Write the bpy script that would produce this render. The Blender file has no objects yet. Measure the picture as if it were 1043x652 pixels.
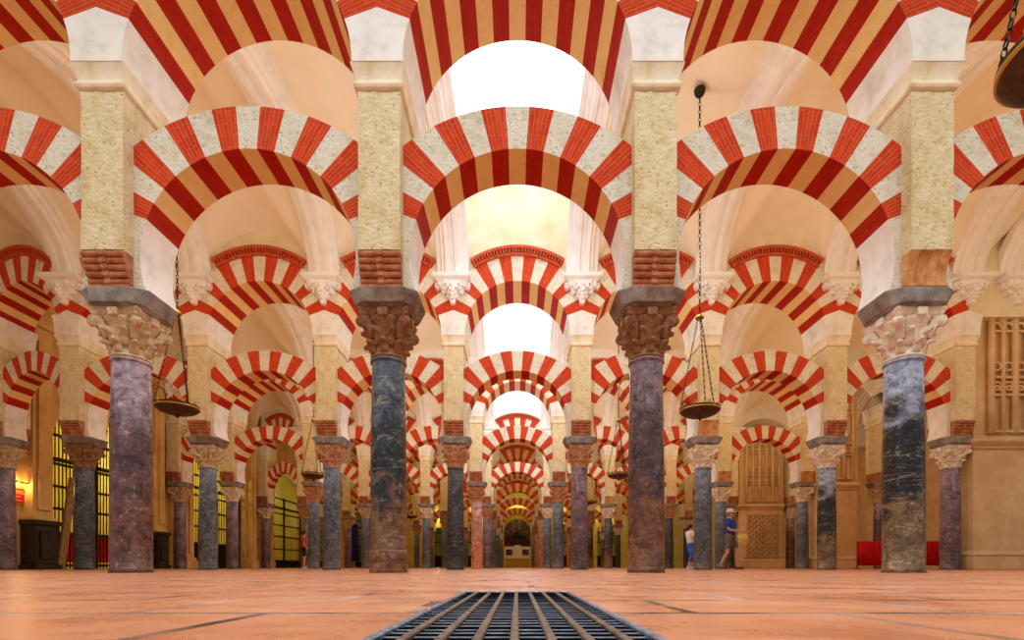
import bpy, math, random
from mathutils import Vector, Matrix
PI = math.pi
random.seed(7)
col = bpy.context.scene.collection

# ---------------------------------------------------------------- layout
S = 3.3                       # column spacing along an arcade
A = 6.435                     # distance of the front arcade
ROWY = [A * (1 + 1.08 * i) for i in range(7)]
Z_IMP = 3.47                  # top of impost block
Z_COR = 6.02                  # top of cornice
CAMH = 0.075

# ---------------------------------------------------------------- materials
def rgb(h):
    h = h.lstrip('#')
    c = [int(h[i:i + 2], 16) / 255 for i in (0, 2, 4)]
    return tuple(((x + .055) / 1.055) ** 2.4 if x > .04045 else x / 12.92 for x in c) + (1,)

def new_mat(name, rough=.8, spec=.3, metal=0):
    m = bpy.data.materials.new(name); m.use_nodes = True
    nt = m.node_tree; b = nt.nodes['Principled BSDF']
    b.inputs['Roughness'].default_value = rough
    b.inputs['Specular IOR Level'].default_value = spec
    b.inputs['Metallic'].default_value = metal
    return m, nt, b

def N(nt, t, **kw):
    n = nt.nodes.new(t)
    for k, v in kw.items():
        if k in n.inputs.keys(): n.inputs[k].default_value = v
        else: setattr(n, k, v)
    return n

def ramp(nt, stops, fac):
    r = nt.nodes.new('ShaderNodeValToRGB')
    e = r.color_ramp.elements
    while len(e) > 1: e.remove(e[-1])
    e[0].position, e[0].color = stops[0]
    for p, c in stops[1:]:
        x = e.new(p); x.color = c
    nt.links.new(fac, r.inputs[0])
    return r

def coords(nt, kind='Object'):
    return nt.nodes.new('ShaderNodeTexCoord').outputs[kind]

def noisy(name, stops, scale=6, rough=.85, bump=0, bscale=None, spec=.25, detail=6, kind='Object', metal=0, bdist=.02):
    m, nt, b = new_mat(name, rough, spec, metal)
    co = coords(nt, kind)
    n = N(nt, 'ShaderNodeTexNoise', Scale=scale, Detail=detail, Roughness=.6)
    nt.links.new(co, n.inputs['Vector'])
    k = len(stops)
    r = ramp(nt, [(.3 + .4 * i / max(1, k - 1), rgb(c)) for i, c in enumerate(stops)], n.outputs['Fac'])
    nt.links.new(r.outputs[0], b.inputs['Base Color'])
    if bump:
        n2 = N(nt, 'ShaderNodeTexNoise', Scale=bscale or scale * 4, Detail=8, Roughness=.65)
        nt.links.new(co, n2.inputs['Vector'])
        bp = N(nt, 'ShaderNodeBump', Strength=bump, Distance=bdist)
        nt.links.new(n2.outputs['Fac'], bp.inputs['Height'])
        nt.links.new(bp.outputs[0], b.inputs['Normal'])
    return m

def stone_mat(name, stops, scale=5, pit='#a08c66', bump=1.0, bs=22):
    """rough tooled stone with pits"""
    m, nt, b = new_mat(name, .95, .1)
    co = coords(nt)
    n = N(nt, 'ShaderNodeTexNoise', Scale=scale, Detail=8, Roughness=.7)
    nt.links.new(co, n.inputs['Vector'])
    k = len(stops)
    r = ramp(nt, [(.32 + .36 * i / (k - 1), rgb(c)) for i, c in enumerate(stops)], n.outputs['Fac'])
    v = N(nt, 'ShaderNodeTexNoise', Scale=bs, Detail=5, Roughness=.7)
    nt.links.new(co, v.inputs['Vector'])
    pr = ramp(nt, [(.33, (1, 1, 1, 1)), (.42, (0, 0, 0, 1))], v.outputs['Fac'])
    mx = N(nt, 'ShaderNodeMix', data_type='RGBA')
    nt.links.new(pr.outputs[0], mx.inputs[0])
    nt.links.new(r.outputs[0], mx.inputs[6]); mx.inputs[7].default_value = rgb(pit)
    nt.links.new(mx.outputs[2], b.inputs['Base Color'])
    bp = N(nt, 'ShaderNodeBump', Strength=bump, Distance=.035)
    nt.links.new(v.outputs['Fac'], bp.inputs['Height'])
    nt.links.new(bp.outputs[0], b.inputs['Normal'])
    return m

def brick_red(name, c1, c2, mortar, msize=.006, bump=.6):
    """thin bricks laid radially; uv = (angle*R, radius)"""
    m, nt, b = new_mat(name, .85, .2)
    uv = coords(nt, 'UV')
    mp = N(nt, 'ShaderNodeMapping'); mp.inputs['Rotation'].default_value = (0, 0, PI / 2)
    nt.links.new(uv, mp.inputs[0])
    br = nt.nodes.new('ShaderNodeTexBrick')
    br.inputs['Color1'].default_value = rgb(c1); br.inputs['Color2'].default_value = rgb(c2)
    br.inputs['Mortar'].default_value = rgb(mortar)
    br.inputs['Scale'].default_value = 1; br.inputs['Mortar Size'].default_value = msize
    br.inputs['Mortar Smooth'].default_value = .5
    br.inputs['Brick Width'].default_value = .3; br.inputs['Row Height'].default_value = .055
    nt.links.new(mp.outputs[0], br.inputs['Vector'])
    n = N(nt, 'ShaderNodeTexNoise', Scale=9, Detail=8, Roughness=.7)
    nt.links.new(coords(nt), n.inputs['Vector'])
    hv = N(nt, 'ShaderNodeHueSaturation', Saturation=1.05)
    mr = N(nt, 'ShaderNodeMapRange'); mr.inputs[3].default_value = .72; mr.inputs[4].default_value = 1.3
    nt.links.new(n.outputs['Fac'], mr.inputs[0]); nt.links.new(mr.outputs[0], hv.inputs['Value'])
    nt.links.new(br.outputs['Color'], hv.inputs['Color'])
    nt.links.new(hv.outputs[0], b.inputs['Base Color'])
    bp = N(nt, 'ShaderNodeBump', Strength=bump, Distance=.01, invert=True)
    ad = N(nt, 'ShaderNodeMath', operation='ADD')
    nt.links.new(br.outputs['Fac'], ad.inputs[0]); nt.links.new(n.outputs['Fac'], ad.inputs[1])
    nt.links.new(ad.outputs[0], bp.inputs['Height']); nt.links.new(bp.outputs[0], b.inputs['Normal'])
    return m

def marble(name, bottom, mid, top, speck, vein, seed=0, vein_amt=.5):
    """polished column marble; the stone itself changes along the height of the shaft"""
    m, nt, b = new_mat(name, .32, .5)
    co = coords(nt)
    mp = N(nt, 'ShaderNodeMapping'); mp.inputs['Location'].default_value = (seed * 3.1, seed * 1.7, 0)
    nt.links.new(co, mp.inputs[0])
    sx = N(nt, 'ShaderNodeSeparateXYZ'); nt.links.new(co, sx.inputs[0])
    n1 = N(nt, 'ShaderNodeTexNoise', Scale=2.6, Detail=10, Roughness=.65, Distortion=1.2)
    nt.links.new(mp.outputs[0], n1.inputs['Vector'])
    ma = N(nt, 'ShaderNodeMath', operation='MULTIPLY_ADD'); ma.inputs[1].default_value = 1 / 2.7
    nt.links.new(sx.outputs['Z'], ma.inputs[0])
    nm = N(nt, 'ShaderNodeMath', operation='MULTIPLY_ADD'); nm.inputs[1].default_value = .9; nm.inputs[2].default_value = -.45
    nt.links.new(n1.outputs['Fac'], nm.inputs[0]); nt.links.new(nm.outputs[0], ma.inputs[2])
    r = ramp(nt, [(.02, rgb(bottom)), (.3, rgb(bottom)), (.42, rgb(mid)), (.66, rgb(mid)), (.85, rgb(top))], ma.outputs[0])
    # veins
    mp2 = N(nt, 'ShaderNodeMapping'); mp2.inputs['Rotation'].default_value = (.35, .45, .3)
    mp2.inputs['Scale'].default_value = (.55, .55, 1.9); mp2.inputs['Location'].default_value = (seed, 0, seed)
    nt.links.new(co, mp2.inputs[0])
    n2 = N(nt, 'ShaderNodeTexNoise', Scale=1.7, Detail=9, Roughness=.6, Distortion=2.0)
    nt.links.new(mp2.outputs[0], n2.inputs['Vector'])
    vr = ramp(nt, [(.485, (0, 0, 0, 1)), (.5, (vein_amt,) * 3 + (1,)), (.515, (0, 0, 0, 1))], n2.outputs['Fac'])
    mx = N(nt, 'ShaderNodeMix', data_type='RGBA')
    nt.links.new(vr.outputs[0], mx.inputs[0]); nt.links.new(r.outputs[0], mx.inputs[6]); mx.inputs[7].default_value = rgb(vein)
    # blotches and specks
    n3 = N(nt, 'ShaderNodeTexNoise', Scale=17, Detail=8, Roughness=.75)
    nt.links.new(mp.outputs[0], n3.inputs['Vector'])
    sr = ramp(nt, [(.57, (0, 0, 0, 1)), (.68, (.75, .75, .75, 1))], n3.outputs['Fac'])
    mx2 = N(nt, 'ShaderNodeMix', data_type='RGBA')
    nt.links.new(sr.outputs[0], mx2.inputs[0]); nt.links.new(mx.outputs[2], mx2.inputs[6]); mx2.inputs[7].default_value = rgb(speck)
    dr = ramp(nt, [(.3, (.45, .45, .45, 1)), (.48, (1, 1, 1, 1))], n3.outputs['Fac'])
    mx3 = N(nt, 'ShaderNodeMix', data_type='RGBA', blend_type='MULTIPLY'); mx3.inputs[0].default_value = .8
    nt.links.new(mx2.outputs[2], mx3.inputs[6]); nt.links.new(dr.outputs[0], mx3.inputs[7])
    n4 = N(nt, 'ShaderNodeTexNoise', Scale=5.5, Detail=12, Roughness=.78, Distortion=.6)
    nt.links.new(mp.outputs[0], n4.inputs['Vector'])
    cr = ramp(nt, [(.39, (.30, .28, .28, 1)), (.49, (1, 1, 1, 1)), (.60, (1.9, 1.8, 1.7, 1))], n4.outputs['Fac'])
    mx4 = N(nt, 'ShaderNodeMix', data_type='RGBA', blend_type='MULTIPLY'); mx4.inputs[0].default_value = .85
    nt.links.new(mx3.outputs[2], mx4.inputs[6]); nt.links.new(cr.outputs[0], mx4.inputs[7])
    nt.links.new(mx4.outputs[2], b.inputs['Base Color'])
    rr = ramp(nt, [(.4, (.22,) * 3 + (1,)), (.65, (.6,) * 3 + (1,))], n3.outputs['Fac'])
    nt.links.new(rr.outputs[0], b.inputs['Roughness'])
    bp = N(nt, 'ShaderNodeBump', Strength=.35, Distance=.01)
    nt.links.new(n3.outputs['Fac'], bp.inputs['Height']); nt.links.new(bp.outputs[0], b.inputs['Normal'])
    return m

def plain(name, c, rough=.7, spec=.3, metal=0):
    m, nt, b = new_mat(name, rough, spec, metal); b.inputs['Base Color'].default_value = rgb(c); return m

def emit(name, c, s):
    m, nt, b = new_mat(name, .5)
    b.inputs['Base Color'].default_value = rgb(c)
    b.inputs['Emission Color'].default_value = rgb(c); b.inputs['Emission Strength'].default_value = s
    return m

M = {}
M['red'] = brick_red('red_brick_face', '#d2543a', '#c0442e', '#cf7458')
M['redsof'] = brick_red('red_brick_soffit', '#b8301c', '#a82616', '#8e2416', .004, .3)  # shade of the less lit undersides put into the red
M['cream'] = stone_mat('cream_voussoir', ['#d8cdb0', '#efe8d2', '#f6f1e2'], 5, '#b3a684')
M['ochre'] = noisy('ochre_voussoir_soffit', ['#e6bf74', '#f0cd88', '#ebc47a'], 4, .85, .3, 30)  # ochre paint, with the warm light on the undersides put into it
M['haunch'] = noisy('white_lime_plaster', ['#d9d4c8', '#efece4', '#f4f2ec'], 3, .8, .25, 12)
M['stone'] = stone_mat('rough_pier_stone', ['#d6be84', '#ecdcae', '#f6ecca'], 3.2, '#a48f5e', 1.0, 20)
M['pierside'] = M['stone']
M['cornice'] = noisy('cornice_plaster', ['#d9c795', '#efe4c4', '#f5eedb'], 4, .8, .2, 20)
M['springer'] = noisy('springer_plaster', ['#d6d2c6', '#eeebe2', '#f5f3ec'], 3, .85, .3, 14)
M['corbel'] = noisy('corbel_brick', ['#8d5136', '#b5724c', '#cc9670'], 9, .85, .5, 30)
M['corbel_o'] = noisy('corbel_ochre_stone', ['#a8703c', '#cf965c', '#e6bc88'], 6, .85, .5, 24)
M['impost'] = noisy('impost_grey_stone', ['#6e6660', '#938d88', '#b0aaa4'], 5, .8, .5, 24)
M['impost_b'] = noisy('impost_brown_stone', ['#5a4234', '#84705f', '#9a948c'], 4, .8, .5, 24)
M['cap_w'] = noisy('capital_pale', ['#d8c0a0', '#e8d8c0', '#f2e8d8'], 14, .7, .4, 30)
M['cap_c'] = noisy('capital_cream', ['#a8875c', '#cbb188', '#e2cfa8'], 14, .7, .5, 30)
M['cap_b'] = noisy('capital_bronze_brown', ['#74492c', '#8e6240', '#ac8460'], 14, .6, .5, 30)
M['cap_t'] = noisy('capital_terracotta', ['#a06a4a', '#c08c68', '#d8ae8a'], 14, .7, .5, 30)
M['vault'] = noisy('vault_plaster', ['#efe2c6', '#f3e8d0', '#f6ecd8'], 1.3, .85, .15, 6)
M['cream2'] = stone_mat('dim_ochre_voussoir', ['#c9a868', '#dcc084', '#e6cd96'], 5, '#a08850')  # ochre paint that also carries the dim yellow light of the far rows
M['lunette'] = noisy('lunette_plaster', ['#dccba0', '#e8dab6', '#efe5c8'], 2.0, .85, .3, 14)
M['white'] = noisy('white_stucco', ['#e9e5de', '#f3f1ec', '#f6f5f2'], 3, .7, .1, 14)
M['trim'] = noisy('dentil_brick', ['#a8401f', '#c4532f', '#cf6440'], 12, .85, .4, 30)
M['gold'] = plain('old_gold', '#c9a24a', .35, .5, .8)
M['iron'] = noisy('black_iron', ['#15130f', '#262019', '#30291f'], 10, .55, .2)
M['bronze'] = noisy('dish_bronze', ['#2c1c12', '#4a3020', '#5c4028'], 6, .5, .3, 20)
M['wallstone'] = noisy('choir_sandstone', ['#cfae7c', '#dcbc8c', '#ecd2a6'], 1.5, .85, .5, 14)
M['leftwall'] = noisy('ochre_wall', ['#c69a58', '#d8b06c', '#dfbd80'], 1.6, .85, .3, 10)
M['darkstone'] = noisy('black_marble_pedestal', ['#120f0d', '#241d18', '#3b3128'], 9, .3, .2, 30, .5)
M['redcloth'] = noisy('red_cloth', ['#b01414', '#d01818', '#dc2420'], 2, .9)
M['chapel'] = noisy('chapel_yellow_plaster', ['#c8b848', '#d8c864', '#e4d888'], 1.5, .85)
M['wood'] = noisy('dark_wood', ['#22140a', '#3a2413', '#4a3019'], 7, .6, .3, 30)
M['board'] = noisy('weathered_board', ['#7a6242', '#94784f', '#a88b60'], 7, .7, .3, 30)
M['steel'] = noisy('worn_grate_steel', ['#5c6a80', '#8e9eb6', '#bccbe2'], 60, .3, .4, 90, .6, metal=.7)
M['rust'] = noisy('rusty_grate_bar', ['#4a3a30', '#74604e', '#8e7c6c'], 40, .5, .4, 120, .4, metal=.3)
M['slot_shade'] = plain('black_slot_shade', '#08080a', .9)  # bar sides blackened to stand in for shade in the deep slots
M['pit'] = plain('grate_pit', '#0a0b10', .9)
M['frieze'] = noisy('gilt_relief', ['#8a6a1c', '#c9a236', '#e6cb62'], 30, .45, .6, 60, metal=.4)
M['canvas'] = noisy('dark_altar_painting', ['#241a14', '#4e3a2c', '#a06a4c'], 3, .5)
M['linen'] = plain('white_altar_linen', '#ece6d6', .8)
M['skin'] = noisy('skin', ['#c08a68', '#cf9a78', '#d8a888'], 8, .55)
M['hair_g'] = noisy('grey_hair', ['#6e6660', '#8e867e', '#a49c94'], 30, .8)
M['hair_b'] = noisy('brown_hair', ['#2a1a10', '#3c281a', '#4c3626'], 30, .8)
M['blue'] = noisy('blue_cotton', ['#2c3a86', '#3848a0', '#4455b0'], 8, .9)
M['greycl'] = noisy('grey_cotton', ['#5a5450', '#6c6660', '#7a746e'], 8, .9)
M['whitecl'] = noisy('white_cotton', ['#d8d4d0', '#e8e6e2', '#f0eeec'], 8, .9)
M['jean'] = noisy('bright_blue_trousers', ['#3452b4', '#4468cc', '#5478d8'], 8, .9)
M['redcl'] = noisy('red_cotton', ['#a84838', '#b85a48', '#c06a58'], 8, .9)
M['darkcl'] = noisy('dark_cotton', ['#1c1a1e', '#2a282e', '#34323a'], 8, .9)
M['straw'] = noisy('straw', ['#d0a850', '#e0bc60', '#e8c878'], 30, .9)
M['shoe'] = plain('pale_shoe', '#cfc8be', .7)
M['sandal'] = plain('brown_sandal', '#6a4630', .7)
M['bluecloth'] = noisy('blue_velvet', ['#1c2a6a', '#26388a', '#3048a0'], 4, .8)
M['signred'] = plain('sign_red', '#c81818', .5)
M['signgold'] = plain('sign_gold_text', '#f0b070', .5)
M['sky'] = emit('skylight_pane_daylight', '#e8f1ff', 2.8)
M['warmwin'] = emit('lit_yellow_pane', '#e8e060', .8)
M['leaded'] = plain('window_leading', '#3a3328', .6)
M['bulb'] = emit('picture_light', '#ffb858', 12)

# marbles
MB_ = {
    'lilac': marble('lilac_brown_marble', '#64443a', '#5c454a', '#9a8c9c', '#b8a8a4', '#3a1c24', 1),
    'slate': marble('slate_blue_marble', '#6e5038', '#23282e', '#4a5866', '#8c8474', '#9a9a92', 2, .6),
    'purple': marble('purple_brown_marble', '#6e4832', '#4c3a3c', '#74646c', '#a08c80', '#241a1c', 3),
    'blueblack': marble('blue_black_marble', '#6c5840', '#14181e', '#94a6c2', '#6c7078', '#a8966c', 4, .8),
    'brownbase': marble('brown_base_marble', '#7a5236', '#7a5640', '#7a5640', '#b89a78', '#2c1e14', 9),
    'grey': marble('grey_blue_marble', '#4e5054', '#4a525c', '#6c7a8c', '#8a8a88', '#b0b0ac', 5),
    'pink': marble('pink_marble', '#c07a54', '#b88474', '#c8a8a0', '#dcb8a0', '#8a4a38', 6),
    'mauve': marble('mauve_marble', '#5c4a4c', '#75606a', '#8a7886', '#a89ca0', '#4a343c', 7),
    'dark': marble('dark_grey_marble', '#2a2a2c', '#34383e', '#4c545c', '#6c6c6a', '#8a8a84', 8),
}

# ---------------------------------------------------------------- mesh builder
class MB:
    def __init__(s, off=(0, 0, 0)):
        s.v = []; s.f = []; s.m = []; s.sm = []; s.uv = []; s.off = Vector(off); s.T = None
    def vert(s, p):
        p = Vector(p)
        if s.T is not None: p = s.T @ p
        s.v.append(tuple(p - s.off)); return len(s.v) - 1
    def face(s, idx, m=0, smooth=False, uv=None):
        s.f.append(tuple(idx)); s.m.append(m); s.sm.append(smooth); s.uv.append(uv)
    def poly(s, pts, m=0, uv=None, smooth=False):
        s.face([s.vert(p) for p in pts], m, smooth, uv)
    def box(s, x0, x1, y0, y1, z0, z1, m=0):
        i = [s.vert(p) for p in [(x0,y0,z0),(x1,y0,z0),(x1,y1,z0),(x0,y1,z0),(x0,y0,z1),(x1,y0,z1),(x1,y1,z1),(x0,y1,z1)]]
        for q in ((0,3,2,1),(4,5,6,7),(0,1,5,4),(1,2,6,5),(2,3,7,6),(3,0,4,7)): s.face([i[k] for k in q], m)
    def bevbox(s, x0, x1, y0, y1, z0, z1, b=.01, m=0):
        s.loft([[(x0+b,y0+b,z0),(x1-b,y0+b,z0),(x1-b,y1-b,z0),(x0+b,y1-b,z0)],
                [(x0,y0,z0+b),(x1,y0,z0+b),(x1,y1,z0+b),(x0,y1,z0+b)],
                [(x0,y0,z1-b),(x1,y0,z1-b),(x1,y1,z1-b),(x0,y1,z1-b)],
                [(x0+b,y0+b,z1),(x1-b,y0+b,z1),(x1-b,y1-b,z1),(x0+b,y1-b,z1)]], m=m)
    def loft(s, rings, m=0, smooth=False, closed=True, cap=True):
        ids = [[s.vert(p) for p in r] for r in rings]
        n = len(ids[0])
        for a, b in zip(ids, ids[1:]):
            for k in range(n if closed else n - 1):
                s.face((a[k], a[(k+1) % n], b[(k+1) % n], b[k]), m, smooth)
        if cap and closed:
            s.face(ids[0][::-1], m); s.face(ids[-1], m)
        return ids
    def lathe(s, prof, cx=0, cy=0, seg=24, m=0, smooth=True, cap=True):
        rings = [[(cx + r*math.cos(2*PI*k/seg), cy + r*math.sin(2*PI*k/seg), z) for k in range(seg)] for r, z in prof]
        s.loft(rings, m, smooth, True, cap)
    def tube(s, pts, r, seg=8, m=0, smooth=True, cap=True):
        pts = [Vector(p) for p in pts]; rings = []
        rs = r if isinstance(r, (list, tuple)) else [r] * len(pts)
        for i, p in enumerate(pts):
            d = (pts[min(i+1, len(pts)-1)] - pts[max(i-1, 0)]).normalized()
            up = Vector((0,0,1)) if abs(d.z) < .95 else Vector((0,1,0))
            a = d.cross(up).normalized(); b = d.cross(a).normalized()
            rings.append([tuple(p + rs[i]*(a*math.cos(2*PI*k/seg) + b*math.sin(2*PI*k/seg))) for k in range(seg)])
        s.loft(rings, m, smooth, True, cap)
    def torus(s, c, R, r, axis='Z', sx=1, seg=12, seg2=6, m=0):
        c = Vector(c); rings = []
        for i in range(seg):
            t = 2*PI*i/seg; ring = []
            for j in range(seg2):
                u = 2*PI*j/seg2
                q = ((R + r*math.cos(u))*math.cos(t)*sx, (R + r*math.cos(u))*math.sin(t), r*math.sin(u))
                if axis == 'X': q = (q[2], q[0], q[1])
                if axis == 'Y': q = (q[0], q[2], q[1])
                ring.append(s.vert(c + Vector(q)))
            rings.append(ring)
        for i in range(seg):
            a, b = rings[i], rings[(i+1) % seg]
            for j in range(seg2): s.face((a[j], a[(j+1)%seg2], b[(j+1)%seg2], b[j]), m, True)
    def ball(s, c, r, seg=10, ring=6, m=0, sc=(1,1,1)):
        prof = []
        rows = []
        for i in range(ring + 1):
            t = PI * i / ring
            rows.append([(c[0] + sc[0]*r*math.sin(t)*math.cos(2*PI*k/seg), c[1] + sc[1]*r*math.sin(t)*math.sin(2*PI*k/seg), c[2] - sc[2]*r*math.cos(t)) for k in range(seg)])
        s.loft(rows[1:-1], m, True)
    def mesh(s, name, mats):
        me = bpy.data.meshes.new(name)
        me.from_pydata(s.v, [], s.f)
        for m in (mats if isinstance(mats, (list, tuple)) else [mats]): me.materials.append(m)
        me.polygons.foreach_set('material_index', s.m)
        me.polygons.foreach_set('use_smooth', s.sm)
        if any(u is not None for u in s.uv):
            ul = me.uv_layers.new(name='UVMap')
            for p, u in zip(me.polygons, s.uv):
                if u:
                    for li, q in zip(p.loop_indices, u): ul.data[li].uv = q
        me.update()
        return me
    def build(s, name, mats, parent=None, loc=(0,0,0)):
        o = bpy.data.objects.new(name, s.mesh(name, mats)); col.objects.link(o)
        o.location = loc
        if parent: o.parent = parent
        return o

def empty(name, loc=(0,0,0), rz=0):
    o = bpy.data.objects.new(name, None); col.objects.link(o); o.location = loc; o.rotation_euler.z = rz
    o.empty_display_size = .2
    return o
def tag(o, label=None, cat=None, group=None, kind=None):
    if label: o['label'] = label
    if cat: o['category'] = cat
    if group: o['group'] = group
    if kind: o['kind'] = kind
    return o
KIDS = {}
def kids(o):
    if o.name not in KIDS: KIDS[o.name] = list(o.children)
    return KIDS[o.name]
def copy_tree(o, parent=None):
    c = o.copy(); col.objects.link(c); c.parent = parent
    out = [c]
    for ch in kids(o): copy_tree(ch, c)
    return c
def set_mat(o, slot, mat):
    o.material_slots[slot].link = 'OBJECT'; o.material_slots[slot].material = mat

ORD = ['front', 'second', 'third', 'fourth', 'fifth', 'sixth', 'seventh']
NTH = ['first', 'second', 'third', 'fourth', 'fifth', 'sixth']

# ---------------------------------------------------------------- column prototype
def capital_mesh():
    b = MB((0, 0, 0))
    b.lathe([(.205,2.70),(.222,2.71),(.222,2.735),(.208,2.745),(.208,2.80),(.212,2.92),(.228,3.03),(.262,3.11),(.29,3.15),(.29,3.175)], seg=24)
    def leaf(a, r0, z0, h, w, out):
        T = Matrix.Rotation(a, 4, 'Z'); b.T = T
        prof = [(r0-.02, z0), (r0+.008, z0), (r0+.014, z0+.45*h), (r0+.03, z0+.68*h), (r0+out, z0+.80*h), (r0+out+.022, z0+.78*h),
                (r0+out+.028, z0+h), (r0+out-.005, z0+1.1*h), (r0+.03, z0+1.06*h), (r0-.02, z0+.95*h)]
        ws = [w, w, w*1.05, w*.9, w*.62, w*.5, w*.5, w*.62, w*.8, w]
        L = [b.vert((r, -ww/2, z)) for (r, z), ww in zip(prof, ws)]
        C = [b.vert((r + (.016 if 0 < i < 8 else 0), 0, z)) for i, ((r, z), ww) in enumerate(zip(prof, ws))]
        R = [b.vert((r, ww/2, z)) for (r, z), ww in zip(prof, ws)]
        n = len(prof)
        for i in range(n):
            j = (i+1) % n
            b.face((L[i], C[i], C[j], L[j]), 0, True); b.face((C[i], R[i], R[j], C[j]), 0, True)
        b.face(L, 0); b.face(R[::-1], 0)
        b.T = None
    for k in range(8): leaf(2*PI*k/8, .208, 2.745, .15, .10, .07)
    for k in range(8): leaf(2*PI*(k+.5)/8, .218, 2.84, .18, .105, .085)
    # corner volutes
    for k in range(4):
        a = PI/4 + k*PI/2
        b.T = Matrix.Rotation(a, 4, 'Z')
        b.loft([[(.22,-.05,2.93),(.27,-.05,2.92),(.27,.05,2.92),(.22,.05,2.93)],
                [(.25,-.045,3.06),(.33,-.045,3.03),(.33,.045,3.03),(.25,.045,3.06)],
                [(.30,-.045,3.17),(.42,-.045,3.15),(.42,.045,3.15),(.30,.045,3.17)]])
        for (r, hw) in ((.062, .042), (.040, .054), (.018, .064)):
            seg = 14
            b.loft([[(.375 + r*math.cos(2*PI*i/seg), y, 3.10 + r*math.sin(2*PI*i/seg)) for i in range(seg)] for y in (-hw, hw)], smooth=False)
        b.T = None
    # abacus with concave sides and central boss
    pl = []
    for k in range(4):
        a0 = PI/4 + k*PI/2
        for j in range(6):
            t = j/6; a = a0 + t*PI/2
            p0 = Vector((math.cos(a0), math.sin(a0))) * .43; p1 = Vector((math.cos(a0+PI/2), math.sin(a0+PI/2))) * .43
            p = p0.lerp(p1, t); p *= 1 - .10*math.sin(PI*t)
            pl.append(p)
    b.loft([[(p.x*sc, p.y*sc, z) for p in pl] for sc, z in ((.86,3.165),(.93,3.185),(.98,3.225),(1.0,3.235),(1.0,3.27))])
    for k in range(4):
        b.T = Matrix.Rotation(k*PI/2, 4, 'Z')
        b.bevbox(.23, .315, -.06, .06, 3.15, 3.265, .015)
        b.T = None
    return b

def make_column():
    root = empty('marble_column')
    b = MB()
    b.lathe([(.236,0),(.238,.05),(.230,.065),(.226,.07),(.228,.4),(.226,1.2),(.216,2.0),(.206,2.66),(.206,2.70)], seg=40)
    b.build('shaft', MB_['grey'], root)
    b = MB(); b.lathe([(.206,2.655),(.224,2.662),(.228,2.675),(.224,2.69),(.212,2.70)], seg=40, cap=False)
    b.build('neck_ring', MB_['grey'], root)
    capital_mesh().build('capital', M['cap_c'], root)
    b = MB()
    pl = [(.25,-.37),(.40,-.29),(.43,-.26),(.43,.26),(.40,.29),(.25,.37),(-.25,.37),(-.40,.29),(-.43,.26),(-.43,-.26),(-.40,-.29),(-.25,-.37)]
    b.loft([[(x*(s if abs(x) > .3 else min(1, s+.16)), y*q, z) for x, y in pl] for s, q, z in ((.68,.74,3.268),(.74,.80,3.272),(.75,.81,3.292),(.80,.95,3.302),(.995,1,3.46),(.99,.99,Z_IMP))])
    b.build('impost_block', M['impost'], root)
    return root
col_proto = make_column()

# ---------------------------------------------------------------- pier prototype (origin at z = Z_IMP)
def make_pier():
    O = (0, 0, Z_IMP)
    root = empty('masonry_pier', (0, 0, Z_IMP))
    b = MB(O)
    # corbel: rolls front and back, with a middle strip
    b.box(-.235, .235, -.33, .33, Z_IMP, 3.86)
    for sgn in (-1, 1):
        n = 5
        for i in range(n):
            z = Z_IMP + .035 + (i + .5) * (.345/n); y = .335 + .10 * (i/(n-1))**.8
            r = .037; seg = 10
            ring0 = [(-.25, sgn*(y + r*math.cos(2*PI*k/seg)), z + r*math.sin(2*PI*k/seg)) for k in range(seg)]
            ring1 = [(.25, p[1], p[2]) for p in ring0]
            b.loft([ring0, ring1])
            b.box(-.245, .245, min(0, sgn*y), max(0, sgn*y), z-.033, z+.033)
            b.bevbox(-.035, .035, min(sgn*.3, sgn*(y+.05)), max(sgn*.3, sgn*(y+.05)), z-.036, z+.036, .008)
        b.box(-.25, .25, min(sgn*.3, sgn*.36), max(sgn*.3, sgn*.36), Z_IMP, Z_IMP+.03)
    b.build('corbel', M['corbel'], root)
    # rough shaft, slightly irregular
    b = MB(O)
    rnd = random.Random(3)
    rings = []
    zs = [3.86 + (5.77-3.86)*i/16 for i in range(17)]
    for z in zs:
        j = lambda: rnd.uniform(-.006, .006)
        ring = []
        for k in range(8): ring.append((-.25 + .5*k/8, -.457 + j(), z))
        for k in range(8): ring.append((.25 + j()*.6, -.457 + .914*k/8, z))
        for k in range(8): ring.append((.25 - .5*k/8, .457 + j(), z))
        for k in range(8): ring.append((-.25 + j()*.6, .457 - .914*k/8, z))
        rings.append(ring)
    b.loft(rings)
    b.build('stone_shaft', M['stone'], root)
    b = MB(O)
    pr = [(.25,.457,5.755),(.285,.492,5.765),(.298,.505,5.79),(.298,.505,5.815),(.285,.492,5.835),(.272,.48,5.845),(.272,.48,5.862),
          (.282,.49,5.90),(.298,.508,5.95),(.318,.53,6.0),(.32,.54,Z_COR)]
    b.loft([[(-x,-y,z),(x,-y,z),(x,y,z),(-x,y,z)] for x, y, z in pr])
    b.build('cornice', M['cornice'], root)
    # springer block
    b = MB(O)
    zc, R = 6.05, 1.35
    prof = [(-.30, Z_COR)]
    for k in range(7):
        a = math.radians(20*k/6); prof.append((-1.65 + R*math.cos(a), zc + R*math.sin(a)))
    prof.append((0, zc + 1.65*math.tan(math.radians(20))))
    full = prof + [(-x, z) for x, z in prof[::-1][1:]]
    hy = .545
    f = [b.vert((x, -hy, z)) for x, z in full]; g = [b.vert((x, hy, z)) for x, z in full]
    b.face(f, 0); b.face(g[::-1], 0)
    n = len(full)
    for k in range(n): b.face((f[(k+1)%n], f[k], g[k], g[(k+1)%n]), 0)
    b.build('springer_block', M['springer'], root)
    return root
pier_proto = make_pier()

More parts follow.
